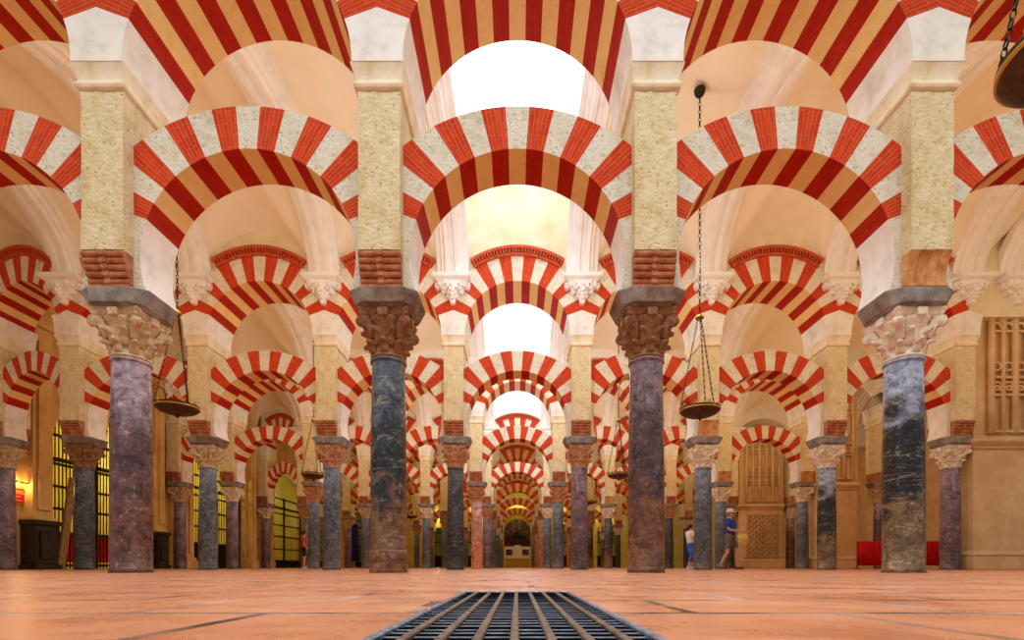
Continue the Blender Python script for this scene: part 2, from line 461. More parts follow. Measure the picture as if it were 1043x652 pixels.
# ---------------------------------------------------------------- arches
NV, T0 = 15, 20.0
def voussoirs(b, R, zc, Re, zce, xclip, hy, sub=4):
    def outer(a):
        # ray from (0,zc) to circle centre (0,zce) radius Re
        dx, dz = math.cos(a), math.sin(a)
        q = zc - zce
        t = -q*dz + math.sqrt(max(0, q*q*dz*dz - (q*q - Re*Re)))
        if abs(dx)*t > xclip: t = xclip/abs(dx)
        return t
    zk = zce + math.sqrt(Re*Re - xclip*xclip)
    ac = math.atan2(zk - zc, xclip)
    step = math.radians((180 - 2*T0)/NV)
    for i in range(NV):
        a0 = math.radians(T0) + i*step; a1 = a0 + step
        angs = [a0 + (a1-a0)*k/sub for k in range(sub+1)]
        for x in (ac, PI-ac):
            if a0 < x < a1: angs.append(x)
        angs.sort()
        red = i % 2 == 0
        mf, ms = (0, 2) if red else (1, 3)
        for p, q in zip(angs, angs[1:]):
            for (u0, u1) in ((p, q),):
                t0, t1 = outer(u0), outer(u1)
                i0 = (R*math.cos(u0), zc + R*math.sin(u0)); i1 = (R*math.cos(u1), zc + R*math.sin(u1))
                o0 = (t0*math.cos(u0), zc + t0*math.sin(u0)); o1 = (t1*math.cos(u1), zc + t1*math.sin(u1))
                Rm = (R + Re)/2
                uvf = [(u0*Rm, R), (u1*Rm, R), (u1*Rm, t1), (u0*Rm, t0)]
                b.poly([(i0[0],-hy,i0[1]),(i1[0],-hy,i1[1]),(o1[0],-hy,o1[1]),(o0[0],-hy,o0[1])], mf, uvf)
                b.poly([(i0[0],hy,i0[1]),(o0[0],hy,o0[1]),(o1[0],hy,o1[1]),(i1[0],hy,i1[1])], mf, [uvf[0],uvf[3],uvf[2],uvf[1]])
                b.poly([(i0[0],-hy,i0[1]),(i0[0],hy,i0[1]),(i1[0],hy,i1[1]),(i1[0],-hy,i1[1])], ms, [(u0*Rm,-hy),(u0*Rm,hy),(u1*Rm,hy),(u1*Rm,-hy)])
                b.poly([(o0[0],-hy,o0[1]),(o1[0],-hy,o1[1]),(o1[0],hy,o1[1]),(o0[0],hy,o0[1])], mf, [(u0*Rm,-hy),(u1*Rm,-hy),(u1*Rm,hy),(u0*Rm,hy)])
    # close the two bottom joints
    for a in (math.radians(T0), PI - math.radians(T0)):
        t = outer(a)
        b.poly([(R*math.cos(a),-hy,zc+R*math.sin(a)),(t*math.cos(a),-hy,zc+t*math.sin(a)),(t*math.cos(a),hy,zc+t*math.sin(a)),(R*math.cos(a),hy,zc+R*math.sin(a))], 1)
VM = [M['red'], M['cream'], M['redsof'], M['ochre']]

def make_lower():
    root = empty('horseshoe_arch', (0, 0, Z_IMP))
    O = (0, 0, Z_IMP)
    b = MB(O); voussoirs(b, 1.32, 3.88, 2.25, 3.47, 1.415, .29)
    b.build('voussoir_ring', VM, root)
    for sg in (-1, 1):
        b = MB(O)
        a0 = -math.asin((3.88 - Z_IMP)/1.32); a1 = math.radians(T0)
        n = 10
        ins = [(sg*1.32*math.cos(a0 + (a1-a0)*k/n), 3.88 + 1.32*math.sin(a0 + (a1-a0)*k/n)) for k in range(n+1)]
        zt = 3.88 + 1.415*math.tan(a1)
        for k in range(n):
            (x0, z0), (x1, z1) = ins[k], ins[k+1]
            e0 = Z_IMP + (zt - Z_IMP)*k/n; e1 = Z_IMP + (zt - Z_IMP)*(k+1)/n; X = sg*1.415
            b.poly([(x0,-.29,z0),(x1,-.29,z1),(X,-.29,e1),(X,-.29,e0)], 1)
            b.poly([(x0,.29,z0),(X,.29,e0),(X,.29,e1),(x1,.29,z1)], 1)
            b.poly([(x0,-.29,z0),(x0,.29,z0),(x1,.29,z1),(x1,-.29,z1)], 0, smooth=True)
            b.poly([(X,-.29,e0),(X,-.29,e1),(X,.29,e1),(X,.29,e0)], 0)
        b.poly([(ins[0][0],-.29,Z_IMP),(sg*1.415,-.29,Z_IMP),(sg*1.415,.29,Z_IMP),(ins[0][0],.29,Z_IMP)], 0)
        b.build('haunch', [M['haunch'], M['cream']], root)
    return root
low_proto = make_lower()

def make_upper():
    zb = 6.6
    root = empty('round_arch', (0, 0, zb)); O = (0, 0, zb)
    b = MB(O); voussoirs(b, 1.35, 6.05, 2.0, 6.05, 1.65, .545)
    b.build('voussoir_ring', VM, root)
    # dentilled brick hood
    b = MB(O); n = 30; A0, A1 = math.radians(57), math.radians(123)
    for (r0, r1, y) in ((1.98, 2.04, .61), (2.04, 2.13, .53), (2.13, 2.20, .66)):
        rings = []
        for k in range(n+1):
            a = A0 + (A1-A0)*k/n; c, s_ = math.cos(a), math.sin(a)
            rings.append([(r0*c, -y, 6.05+r0*s_), (r1*c, -y, 6.05+r1*s_), (r1*c, -.4, 6.05+r1*s_), (r0*c, -.4, 6.05+r0*s_)])
        b.loft(rings)
    for k in range(30):
        a = A0 + (A1-A0)*(k+.5)/30; b.T = Matrix.Translation((0,0,6.05)) @ Matrix.Rotation(-a, 4, 'Y')
        b.box(2.04, 2.13, -.64, -.52, -.020, .020); b.T = None
    b.build('dentil_hood', M['trim'], root)
    return root
up_proto = make_upper()

# ---------------------------------------------------------------- console
def make_console():
    root = empty('stucco_console', (0, 0, 6.75)); O = (0, 0, 6.75)
    b = MB(O)
    b.loft([[(-x,-y,z),(x,-y,z),(x,.1,z),(-x,.1,z)] for x, y, z in ((.36,.26,7.27),(.40,.31,7.31),(.46,.38,7.34),(.47,.40,7.36),(.47,.40,7.44),(.44,.36,7.46))])
    b.build('top_slab', M['white'], root)
    b = MB(O)
    sil = [(.45,7.28),(.455,7.21),(.42,7.14),(.37,7.12),(.335,7.15),(.32,7.19),(.29,7.14),(.285,7.07),(.25,7.02),(.20,7.01),(.175,7.05),(.15,7.01),
           (.15,6.94),(.12,6.90),(.08,6.90),(.068,6.86),(.07,6.81),(.045,6.765),(0,6.755)]
    full = sil + [(-x, z) for x, z in sil[::-1][1:]]
    for sc_, zc_, ya, yb in ((1, 1, .1, -.20), (.80, .84, .0, -.28), (.52, .72, 0, -.34)):
        pts = [(x*sc_, 7.28 - (7.28-z)*zc_) for x, z in full]
        b.loft([[(x*q, y, 7.28 - (7.28-z)*(1 - (1-q)*.6)) for x, z in pts] for y, q in ((ya, 1), (yb+.025, 1), (yb, .93))])
    for sg in (-1, 1):
        b.torus((sg*.385, -.215, 7.195), .042, .02, 'Y', 1, 12, 6)
        b.torus((sg*.20, -.30, 7.11), .04, .018, 'Y', 1, 12, 6)
    b.ball((0, -.35, 7.02), .045, 8, 6); b.ball((0, -.35, 7.15), .05, 8, 6)
    b.build('carved_drop', M['white'], root)
    return root
con_proto = make_console()

# ---------------------------------------------------------------- place the arcades
def side_word(k):
    return 'left' if k < 0 else 'right'
MARB = {
    (0,-1.5):('lilac','cap_c','impost'), (0,-.5):('slate','cap_b','impost_b'), (0,.5):('purple','cap_b','impost_b'), (0,1.5):('blueblack','cap_w','impost'),
    (1,-.5):('dark','cap_t','impost'), (1,.5):('mauve','cap_t','impost'), (1,-1.5):('grey','cap_t','impost'), (1,1.5):('grey','cap_w','impost'),
    (1,-2.5):('grey','cap_c','impost_b'), (1,2.5):('blueblack','cap_w','impost'), (1,-3.5):('dark','cap_b','impost_b'), (1,3.5):('mauve','cap_w','impost'),
    (2,-.5):('pink','cap_t','impost'), (2,.5):('grey','cap_t','impost'), (2,1.5):('mauve','cap_w','impost'), (2,2.5):('grey','cap_w','impost'),
    (2,3.5):('grey','cap_w','impost'), (3,-.5):('mauve','cap_t','impost'), (3,.5):('grey','cap_w','impost'),
}
COLNAME = {'lilac':'lilac and brown mottled marble','slate':'slate blue-black marble','purple':'purple-brown mottled marble','blueblack':'blue-grey to black veined marble',
           'grey':'grey-blue marble','pink':'orange-pink marble','mauve':'mauve-grey marble','dark':'dark grey marble'}
# x positions of the supports in each row (in bays)
LE = -13.68/3.3
ROWX = [
    [-2.5,-1.5,-.5,.5,1.5,2.5],
    [LE,-3.5,-2.5,-1.5,-.5,.5,1.5,2.5,3.5],
    [LE,-3.5,-2.5,-1.5,-.5,.5,1.5,2.5,3.5,4.45],
    [LE,-3.5,-2.5,-1.5,-.5,.5,1.5,2.5,3.5,4.5],
    [LE,-3.5,-2.5,-1.5,-.5,.5,1.5,2.5,3.5,4.5],
    [LE,-3.5,-2.5,-1.5,-.5,.5,1.5,2.5,3.5],
    [LE,-3.5,-2.5,-1.5,-.5,.5,1.5,2.5,3.5],
]
def pos_phrase(k, n):
    if k == LE: return 'against the left wall'
    i = int(round(abs(k) - .5))
    i = max(0, min(5, i))
    return '%s %s of the aisle' % (NTH[i], 'left' if k < 0 else 'right')
cycle = ['grey','dark','mauve','grey','slate','lilac','grey','pink','dark','mauve']
first = {'c': True, 'p': True, 'l': True, 'u': True, 'k': True}
def inst(proto, key):
    if first[key]:
        first[key] = False; kids(proto)
        for c in kids(proto): kids(c)
        return proto
    return copy_tree(proto)
# remember children before any copying
for p in (col_proto, pier_proto, low_proto, up_proto, con_proto):
    kids(p)
    for c in kids(p): kids(c)
# grown list of placements; prototypes are used first
cnt = 0
def kids_live(o, name):
    return [c for c in col.objects if c.parent == o and c.name.split('.')[0] == name]
def recolour(root, table):
    for c in root.children:
        k = c.name.split('.')[0]
        if k in table: set_mat(c, 0, table[k])
        if k + '1' in table: set_mat(c, 1, table[k + '1'])
pend = []
for r, xs in enumerate(ROWX):
    Y = ROWY[r]
    for k in xs:
        cnt += 1
        mar, cap, imp = MARB.get((r, k), (cycle[(cnt*7) % 10], ['cap_t','cap_c','cap_w'][cnt % 3], 'impost'))
        c = inst(col_proto, 'c'); c.location = (k*S, Y, 0); c.rotation_euler.z = 0
        tag(c, '%s column, %s row, %s' % (COLNAME[mar], ORD[r], pos_phrase(k, r)), 'column', 'marble columns of the arcades')
        pend.append((c, {'shaft': MB_[mar], 'neck_ring': MB_[mar], 'capital': M[cap], 'impost_block': M[imp]}))
        p = inst(pier_proto, 'p'); p.location = (k*S, Y, Z_IMP)
        tag(p, 'rough cream stone pier on corbel, %s row, %s' % (ORD[r], pos_phrase(k, r)), 'pier', 'piers above the columns')
    for k0, k1 in zip(xs, xs[1:]):
        if r in (1, 2, 3) and k0 >= 3.5: continue
        cx = (k0 + k1)/2*S; w = (k1 - k0)
        mid = (k0 + k1)/2
        if abs(mid) < .1: bay = 'over the central aisle'
        elif k0 == LE: bay = 'narrow bay at the left wall'
        else: bay = '%s bay %s of centre' % (NTH[max(0, int(round(abs(mid))) - 1)], side_word(mid))
        l = inst(low_proto, 'l'); l.location = (cx, Y, Z_IMP)
        l.scale.x = (w*S - .5)/2.8 if abs(w-1) > .01 else 1
        if r >= 4: pend.append((l, {'voussoir_ring1': M['cream2']}))
        tag(l, 'lower red and cream striped horseshoe arch, %s arcade, %s' % (ORD[r], bay), 'arch', 'lower horseshoe arches')
        u = inst(up_proto, 'u'); u.location = (cx, Y, 6.6); u.scale.x = w
        if r >= 4: pend.append((u, {'voussoir_ring1': M['cream2']}))
        tag(u, 'upper red and cream striped round arch, %s arcade, %s' % (ORD[r], bay), 'arch', 'upper round arches')
    if r >= 1:
        for k in xs:
            if r == 3 and k > 4: continue
            c = inst(con_proto, 'k'); c.location = (k*S, Y - .47, 6.75)
            tag(c, 'white stucco console under vault rib, %s arcade, %s' % (ORD[r], pos_phrase(k, r)), 'console', 'stucco consoles under the vault ribs')
bpy.context.view_layer.update()
for c, t in pend: recolour(c, t)
def fluted_corbel():
    b = MB((0, 0, Z_IMP)); b.box(-.235, .235, -.33, .33, Z_IMP, 3.86)
    for sgn in (-1, 1):
        for i in range(4):
            x0, x1 = -.25 + .125*i, -.25 + .125*(i+1); n = 10
            rings = []
            for x, d in ((x0, 0), (x0+.012, .012), (x1-.012, .012), (x1, 0)):
                rings.append([(x, sgn*.3, Z_IMP)] + [(x, sgn*(.34 + d + .105*(t/n)**2.2), Z_IMP + .03 + .36*t/n) for t in range(n+1)] + [(x, sgn*.3, 3.86)])
            b.loft(rings)
        b.bevbox(-.26, .26, min(sgn*.3, sgn*.375), max(sgn*.3, sgn*.375), Z_IMP, Z_IMP+.04, .006)
    return b.mesh('fluted_corbel', M['corbel_o'])
fm = fluted_corbel()
for o in [o for o in col.objects if o.type == 'EMPTY' and o.name.startswith('masonry_pier')]:
    if o.location.x > 4 and (round(o.location.x*10) + round(o.location.y)) % 2 == 0 or (o.location.x > 4 and o.location.y < 8):
        for c in o.children:
            if c.name.startswith('corbel'): c.data = fm
for o in [o for o in col.objects if o.type == 'EMPTY' and o.get('label') == 'slate blue-black marble column, front row, first left of the aisle']:
    b = MB(); b.lathe([(.240,0),(.243,.03),(.243,.10),(.236,.115),(.238,.125),(.238,.27),(.230,.285),(.226,.29)], seg=40); b.build('base_drum', MB_['brownbase'], o)
# extra console on the blocked bay at the right
c = copy_tree(con_proto); c.location = (12.75, ROWY[1] - .47, 6.75)
tag(c, 'stucco console above the carved stone wall at right edge', 'console', 'stucco consoles under the vault ribs')

def structure(o, name=None):
    o['kind'] = 'structure'; return o

# ---------------------------------------------------------------- upper walls
ZV = 7.5      # vault springing
def ext_z(dx, w):
    """top of upper arch extrados at offset dx in a bay of half width w"""
    q = dx/(w/1.65)
    return 6.05 + math.sqrt(max(0, 4.0 - q*q))
for r in range(7):
    Y = ROWY[r]; b = MB()
    xs = ROWX[r][:]
    bays = list(zip(xs, xs[1:]))
    if r == 0: bays = [(-3.5,-2.5)] + bays + [(2.5, 3.5)]
    if r in (1, 2, 3): bays.append((xs[-1], 6.2))
    for k0, k1 in bays:
        cx = (k0+k1)/2*S; w = (k1-k0)*S/2; n = 20
        ztop = 12.6 if abs(cx) < .1 else 10.6
        solid = (k1 - k0) > 1.2
        for i in range(n):
            x0 = cx - w + 2*w*i/n; x1 = cx - w + 2*w*(i+1)/n
            z0 = 6.5 if solid else ext_z(x0-cx, w) - .05; z1 = 6.5 if solid else ext_z(x1-cx, w) - .05
            for y, flip in ((-.5, 0), (.5, 1)):
                q = [(x0, Y+y, z0), (x1, Y+y, z1), (x1, Y+y, ztop), (x0, Y+y, ztop)]
                b.poly(q[::-1] if flip else q, 0)
            b.poly([(x0, Y-.5, z0), (x0, Y+.5, z0), (x1, Y+.5, z1), (x1, Y-.5, z1)], 0)
        b.poly([(cx-w, Y-.5, ztop), (cx+w, Y-.5, ztop), (cx+w, Y+.5, ztop), (cx-w, Y+.5, ztop)], 0)
    structure(b.build('wall_upper', M['lunette'] if r not in (2, 3) else M['white']))  # middle rows painted white to stand in for strong skylight

# ---------------------------------------------------------------- vaults
def ell(t): return math.sqrt(max(0, 1 - t*t))
cell_cache = {}
def vault_cell(cx, w, y0, y1, name):
    """groin vault underside between two arcades, bay half width w"""
    b = MB(); nx, ny = 28, 36
    ym = (y0+y1)/2; L = (y1-y0)/2
    grid = []
    for j in range(ny+1):
        y = y0 + (y1-y0)*j/ny; t = (y-ym)/L
        hy = ZV + 2.0*ell(t)
        row = []
        for i in range(nx+1):
            x = -w + 2*w*i/nx
            u = x/(w - .32)
            rise = 1.2 + .95*(1 - abs(t)**1.6)
            hx = ZV + rise*ell(u) if abs(u) < 1 else ZV
            row.append(b.vert((cx + x, y, max(hy, hx))))
        grid.append(row)
    for j in range(ny):
        for i in range(nx):
            b.face((grid[j][i], grid[j+1][i], grid[j+1][i+1], grid[j][i+1]), 0, True)
    return structure(b.build(name, M['vault']))

def vault_centre(y0, y1, idx):
    b = MB(); n = 24; w = 1.35; zs = 9.3
    ya, yb = y0 + .55, y1 - .55
    def arc(i): a = PI*i/n; return (-w*math.cos(a), zs + w*math.sin(a))
    for i in range(n):
        (xa, za), (xb, zb) = arc(i), arc(i+1)
        for (p, q) in ((y0, ya), (ya, yb), (yb, y1)):
            if p == ya and 4 <= i < n-4: continue
            b.poly([(xa,p,za),(xa,q,za),(xb,q,zb),(xb,p,zb)], 0, smooth=True)
    structure(b.build('ceiling', M['white']))
    g = MB()
    for i in range(4, n-4):
        (xa, za), (xb, zb) = arc(i), arc(i+1)
        g.poly([(xa,ya,za+.06),(xa,yb,za+.06),(xb,yb,zb+.06),(xb,ya,zb+.06)], 0, smooth=True)
    w_ = g.build('window_%d' % idx, M['sky']); structure(w_)
    # reveal round the opening
    f = MB()
    for i in (4, n-4):
        x, z = arc(i); f.poly([(x,ya,z),(x,yb,z),(x,yb,z+.07),(x,ya,z+.07)], 0)
    for i in range(4, n-4):
        (xa, za), (xb, zb) = arc(i), arc(i+1)
        for y in (ya, yb): f.poly([(xa,y,za),(xb,y,zb),(xb,y,zb+.07),(xa,y,za+.07)], 0)
    f.build('window_reveal', M['white'], w_)

RIB = [(-.40,-.12),(-.40,.08),(-.29,.08),(-.27,.16),(-.20,.16),(-.17,.24),(-.07,.24),(-.05,.17),(.05,.17),(.07,.24),(.17,.24),(.20,.16),(.27,.16),(.29,.08),(.40,.08),(.40,-.12)]
def rib(x, y0, y1, idx, wall=False):
    b = MB(); n = 32; ym = (y0+y1)/2; L = (y1-y0)/2 + .06
    rings = []
    for i in range(n+1):
        a = PI*i/n
        y = ym - L*math.cos(a); z = ZV - .06 + 1.95*math.sin(a)
        nv = Vector((0, -(math.cos(a))/L, math.sin(a)/1.95)).normalized()   # outward
        rings.append([(x + px, y - nv.y*off, z - nv.z*off) for px, off in RIB])
    b.loft(rings)
    if wall:
        for i in range(n):
            a0, a1 = PI*i/n, PI*(i+1)/n
            ya, za = ym - L*math.cos(a0), ZV + 1.95*math.sin(a0); yb, zb = ym - L*math.cos(a1), ZV + 1.95*math.sin(a1)
            for sx, fl in ((-.3, 0), (.3, 1)):
                q = [(x+sx, ya, za), (x+sx, yb, zb), (x+sx, yb, 10.7), (x+sx, ya, 10.7)]
                b.poly(q[::-1] if fl else q, 0)
    structure(b.build('trim_%d' % idx, M['white']))

wi = 1; ti = 1
for r in range(6):
    y0, y1 = ROWY[r] + .5, ROWY[r+1] - .5
    ks = [-4.5,-3,-2,-1,0,1,2,3,4,5]
    if r == 0: ks = [-3,-2,-1,0,1,2,3]
    if r >= 4: ks = [-3,-2,-1,0,1,2,3]
    ribs = {-.5, .5}
    for k in ks:
        if k == 0 and r < 3:
            vault_centre(y0, y1, wi); wi += 1; ribs.update((-.5, .5))
        elif k == -4.5:
            xa, xb = -14.2, -11.55; vault_cell((xa+xb)/2, (xb-xa)/2, y0, y1, 'ceiling')
        else:
            vault_cell(k*S, S/2, y0, y1, 'ceiling'); ribs.update((k-.5, k+.5))
    if r == 0: vault_cell(-3.98*S, .48*S, y0, y1, 'ceiling'); vault_cell(4*S, S/2, y0, y1, 'ceiling'); ribs.add(4.5); ribs.add(-12.75/3.3 if 0 else 12.75/3.3)
    for k in sorted(ribs):
        rib(k*S, y0, y1, ti, wall=(abs(k) == .5 and r < 3)); ti += 1
# lower ribs at the left wall
# ---------------------------------------------------------------- floor
def floor_mat():
    m, nt, b = new_mat('terracotta_tiles', .4, .5)
    co = coords(nt, 'Object')
    mp = N(nt, 'ShaderNodeMapping'); mp.inputs['Location'].default_value = (.17, .11, 0)
    nz = N(nt, 'ShaderNodeTexNoise', Scale=7, Detail=4)
    nt.links.new(co, nz.inputs['Vector'])
    va = N(nt, 'ShaderNodeVectorMath', operation='MULTIPLY_ADD')
    va.inputs[1].default_value = (.012, .012, 0)
    nt.links.new(nz.outputs['Color'], va.inputs[0]); nt.links.new(co, va.inputs[2]); nt.links.new(va.outputs[0], mp.inputs[0])
    br = nt.nodes.new('ShaderNodeTexBrick')
    br.offset = .5
    br.inputs['Color1'].default_value = rgb('#d88a60'); br.inputs['Color2'].default_value = rgb('#c6744e')
    br.inputs['Mortar'].default_value = rgb('#8f7a70')
    br.inputs['Scale'].default_value = 1; br.inputs['Mortar Size'].default_value = .013; br.inputs['Mortar Smooth'].default_value = .3
    br.inputs['Brick Width'].default_value = .46; br.inputs['Row Height'].default_value = .31
    nt.links.new(mp.outputs[0], br.inputs['Vector'])
    n1 = N(nt, 'ShaderNodeTexNoise', Scale=3.0, Detail=10, Roughness=.7); nt.links.new(co, n1.inputs['Vector'])
    r1 = ramp(nt, [(.3, rgb('#ac6444')), (.5, rgb('#da9874')), (.68, rgb('#e0b69c'))], n1.outputs['Fac'])
    mx = N(nt, 'ShaderNodeMix', data_type='RGBA'); mx.inputs[0].default_value = .5
    nt.links.new(br.outputs['Color'], mx.inputs[6]); nt.links.new(r1.outputs[0], mx.inputs[7])
    # mortar: pale and dark stretches
    n2 = N(nt, 'ShaderNodeTexNoise', Scale=2.2, Detail=3); nt.links.new(co, n2.inputs['Vector'])
    r2 = ramp(nt, [(.45, rgb('#3a2a24')), (.55, rgb('#cbb8b2'))], n2.outputs['Fac'])
    mx2 = N(nt, 'ShaderNodeMix', data_type='RGBA')
    n3 = N(nt, 'ShaderNodeTexNoise', Scale=5, Detail=3); nt.links.new(co, n3.inputs['Vector'])
    r3 = ramp(nt, [(.4, (.15,)*3 + (1,)), (.55, (1, 1, 1, 1))], n3.outputs['Fac'])
    ml = N(nt, 'ShaderNodeMath', operation='MULTIPLY')
    nt.links.new(br.outputs['Fac'], ml.inputs[0]); nt.links.new(r3.outputs[0], ml.inputs[1])
    nt.links.new(ml.outputs[0], mx2.inputs[0]); nt.links.new(mx.outputs[2], mx2.inputs[6]); nt.links.new(r2.outputs[0], mx2.inputs[7])
    nt.links.new(mx2.outputs[2], b.inputs['Base Color'])
    rr = ramp(nt, [(.3, (.2,)*3 + (1,)), (.7, (.42,)*3 + (1,))], n1.outputs['Fac'])
    nt.links.new(rr.outputs[0], b.inputs['Roughness'])
    n4 = N(nt, 'ShaderNodeTexNoise', Scale=14, Detail=8, Roughness=.6); nt.links.new(co, n4.inputs['Vector'])
    ms = N(nt, 'ShaderNodeMath', operation='SUBTRACT'); nt.links.new(n4.outputs['Fac'], ms.inputs[0]); nt.links.new(br.outputs['Fac'], ms.inputs[1])
    bp = N(nt, 'ShaderNodeBump', Strength=.35, Distance=.004)
    nt.links.new(ms.outputs[0], bp.inputs['Height']); nt.links.new(bp.outputs[0], b.inputs['Normal'])
    return m
b = MB()
GX0, GX1, GY0, GY1 = -.158, .152, .38, 1.50
X0, X1, Y0_, Y1_ = -22, 26, -7, 53
for (xa, xb, ya, yb) in ((X0, GX0, Y0_, Y1_), (GX1, X1, Y0_, Y1_), (GX0, GX1, Y0_, GY0), (GX0, GX1, GY1, Y1_)):
    b.poly([(xa,ya,0),(xb,ya,0),(xb,yb,0),(xa,yb,0)])
structure(b.build('floor', floor_mat()))

# ---------------------------------------------------------------- grating
g = empty('floor_grating', (0, .94, 0)); O = (0, .94, 0)
tag(g, 'dark steel ventilation grating set into the terracotta floor', 'grating')
b = MB(O)
b.bevbox(GX0, GX0+.010, GY0, GY1, -.03, .003, .002); b.bevbox(GX1-.010, GX1, GY0, GY1, -.03, .003, .002)
b.bevbox(GX0, GX1, GY1-.014, GY1, -.03, .003, .002); b.bevbox(GX0, GX1, GY0, GY0+.014, -.03, .003, .002)
b.build('grate_frame', M['steel'], g)
for i in range(1, 8):
    x = GX0 + (GX1-GX0)*i/8; b = MB(O)
    b.bevbox(x-.005, x+.005, GY0+.01, GY1-.01, -.022, .002, .0015); b.build('long_bar', M['rust'], g)
y = GY0 + .03; rnd = random.Random(5); i = 0
while y < GY1 - .02:
    b = MB(O); tl = rnd.uniform(-.003, .003)
    xa, xb, h = GX0+.01, GX1-.01, .0065
    b.poly([(xa, y-h+tl, -.003), (xb, y-h, -.003), (xb, y+h, -.003), (xa, y+h+tl, -.003)], 0)
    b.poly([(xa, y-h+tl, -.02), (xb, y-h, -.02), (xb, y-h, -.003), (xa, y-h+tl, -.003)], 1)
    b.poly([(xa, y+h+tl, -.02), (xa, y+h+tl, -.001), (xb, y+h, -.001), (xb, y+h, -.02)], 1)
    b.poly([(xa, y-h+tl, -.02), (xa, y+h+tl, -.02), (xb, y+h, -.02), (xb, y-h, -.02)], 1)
    b.build('cross_bar', [M['steel'], M['slot_shade']], g)
    y += .033 if i % 3 else .040; i += 1
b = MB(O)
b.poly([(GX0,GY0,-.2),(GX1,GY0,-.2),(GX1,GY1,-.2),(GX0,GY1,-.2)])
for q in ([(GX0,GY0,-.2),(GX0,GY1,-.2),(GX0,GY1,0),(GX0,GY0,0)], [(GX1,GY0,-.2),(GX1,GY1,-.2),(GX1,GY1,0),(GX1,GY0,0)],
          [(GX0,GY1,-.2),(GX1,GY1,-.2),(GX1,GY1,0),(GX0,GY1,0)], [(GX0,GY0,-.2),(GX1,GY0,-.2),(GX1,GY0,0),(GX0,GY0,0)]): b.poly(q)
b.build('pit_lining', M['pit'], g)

# ---------------------------------------------------------------- hanging lamps
def make_lamp():
    ZD = 3.15
    root = empty('hanging_dish_lamp', (0, 0, ZD)); O = (0, 0, ZD)
    b = MB(O)
    b.lathe([(.02,2.995),(.045,3.0),(.05,3.02),(.12,3.03),(.22,3.05),(.31,3.085),(.36,3.125),(.378,3.15),(.36,3.165),(.2,3.14),(.02,3.13)], seg=40)
    b.ball((0,0,2.99), .03, 10, 6)
    b.build('dish', M['bronze'], root)
    b = MB(O)
    b.lathe([(.372,3.145),(.388,3.15),(.39,3.172),(.372,3.176)], seg=40, cap=False); b.build('brass_rim', M['gold'], root)
    b = MB(O)
    b.lathe([(.365,3.172),(.384,3.176),(.384,3.205),(.365,3.205)], seg=40, cap=False); b.build('iron_band', M['iron'], root)
    for k in range(8):
        b = MB(O); a = 2*PI*k/8+.2
        b.lathe([(.012,3.20),(.02,3.22),(.025,3.27),(.02,3.28),(.012,3.25)], .33*math.cos(a), .33*math.sin(a), 8)
        b.build('oil_glass', M['gold'], root)
    hub = 5.0
    def chain(b, p, q, link):
        p, q = Vector(p), Vector(q); L = (q-p).length; n = int(L/link); d = (q-p).normalized()
        rot = Vector((0,1,0)).rotation_difference(d).to_matrix().to_4x4()
        for i in range(n):
            c = p + (q-p)*((i+.5)/n)
            b.T = Matrix.Translation(c) @ rot @ Matrix.Rotation((i % 2)*PI/2, 4, 'Y')
            b.torus((0,0,0), link*.62, link*.13, 'Z', .5, 8, 4)
            b.T = None
    for k in range(3):
        a = 2*PI*k/3 + .9; b = MB(O)
        chain(b, (.375*math.cos(a), .375*math.sin(a), 3.19), (.03*math.cos(a), .03*math.sin(a), hub), .055)
        b.build('dish_chain', M['iron'], root)
    b = MB(O); b.lathe([(.02,hub+.06),(.05,hub+.04),(.085,hub),(.08,hub-.02),(.02,hub-.01)], seg=16); b.ball((0,0,hub-.05), .03, 8, 6)
    b.build('hub_cap', M['gold'], root)
    b = MB(O); chain(b, (0,0,hub+.05), (0,0,9.40), .075); b.build('hanging_chain', M['iron'], root)
    b = MB(O); b.lathe([(.02,9.36),(.07,9.38),(.10,9.43),(.11,9.5),(.02,9.52)], seg=16); b.build('ceiling_rose', M['iron'], root)
    return root
lamp = make_lamp(); kids(lamp)
LAMPS = [(3.6, ROWY[0] + 3.47, 'brass rimmed dish lamp hanging on chain right of the purple front column'),
         (-6.6, ROWY[0] + 3.3, 'brass rimmed dish lamp hanging beside the lilac front column at left'),
         (3.36, 2.98, 'large dish lamp cut by the top right corner'),
         (3.4, ROWY[1] + 3.47, 'small dish lamp just left of the purple front column'),
         (-6.85, ROWY[1] + 3.47, 'small dish lamp left of the second row grey column'),
         (3.35, ROWY[2] + 3.47, 'distant dish lamp right of the central aisle beyond third row'),
         (-6.7, ROWY[2] + 3.47, 'distant dish lamp at left beyond the third row'),
         (3.35, ROWY[3] + 3.47, 'tiny far dish lamp right of aisle beyond fourth row'),
         (-6.5, ROWY[3] + 3.47, 'tiny far dish lamp left of the aisle beyond fourth row')]
for i, (x, y, lb) in enumerate(LAMPS):
    o = lamp if i == 0 else copy_tree(lamp)
    o.location = (x, y, 3.15); o.rotation_euler.z = i*.7
    tag(o, lb, 'lamp', 'hanging dish lamps')

exec_parts = []
# ---------------------------------------------------------------- side wall at left with chapels
LX = -14.12
def lit(name, loc, power, colr, size=.3, typ='POINT', rot=None, sy=None):
    l = bpy.data.lights.new(name, typ); l.energy = power; l.color = colr
    if typ == 'AREA':
        l.size = size
        if sy: l.shape = 'RECTANGLE'; l.size_y = sy
    else: l.shadow_soft_size = size
    o = bpy.data.objects.new(name, l); col.objects.link(o); o.location = loc
    if rot: o.rotation_euler = rot
    return o

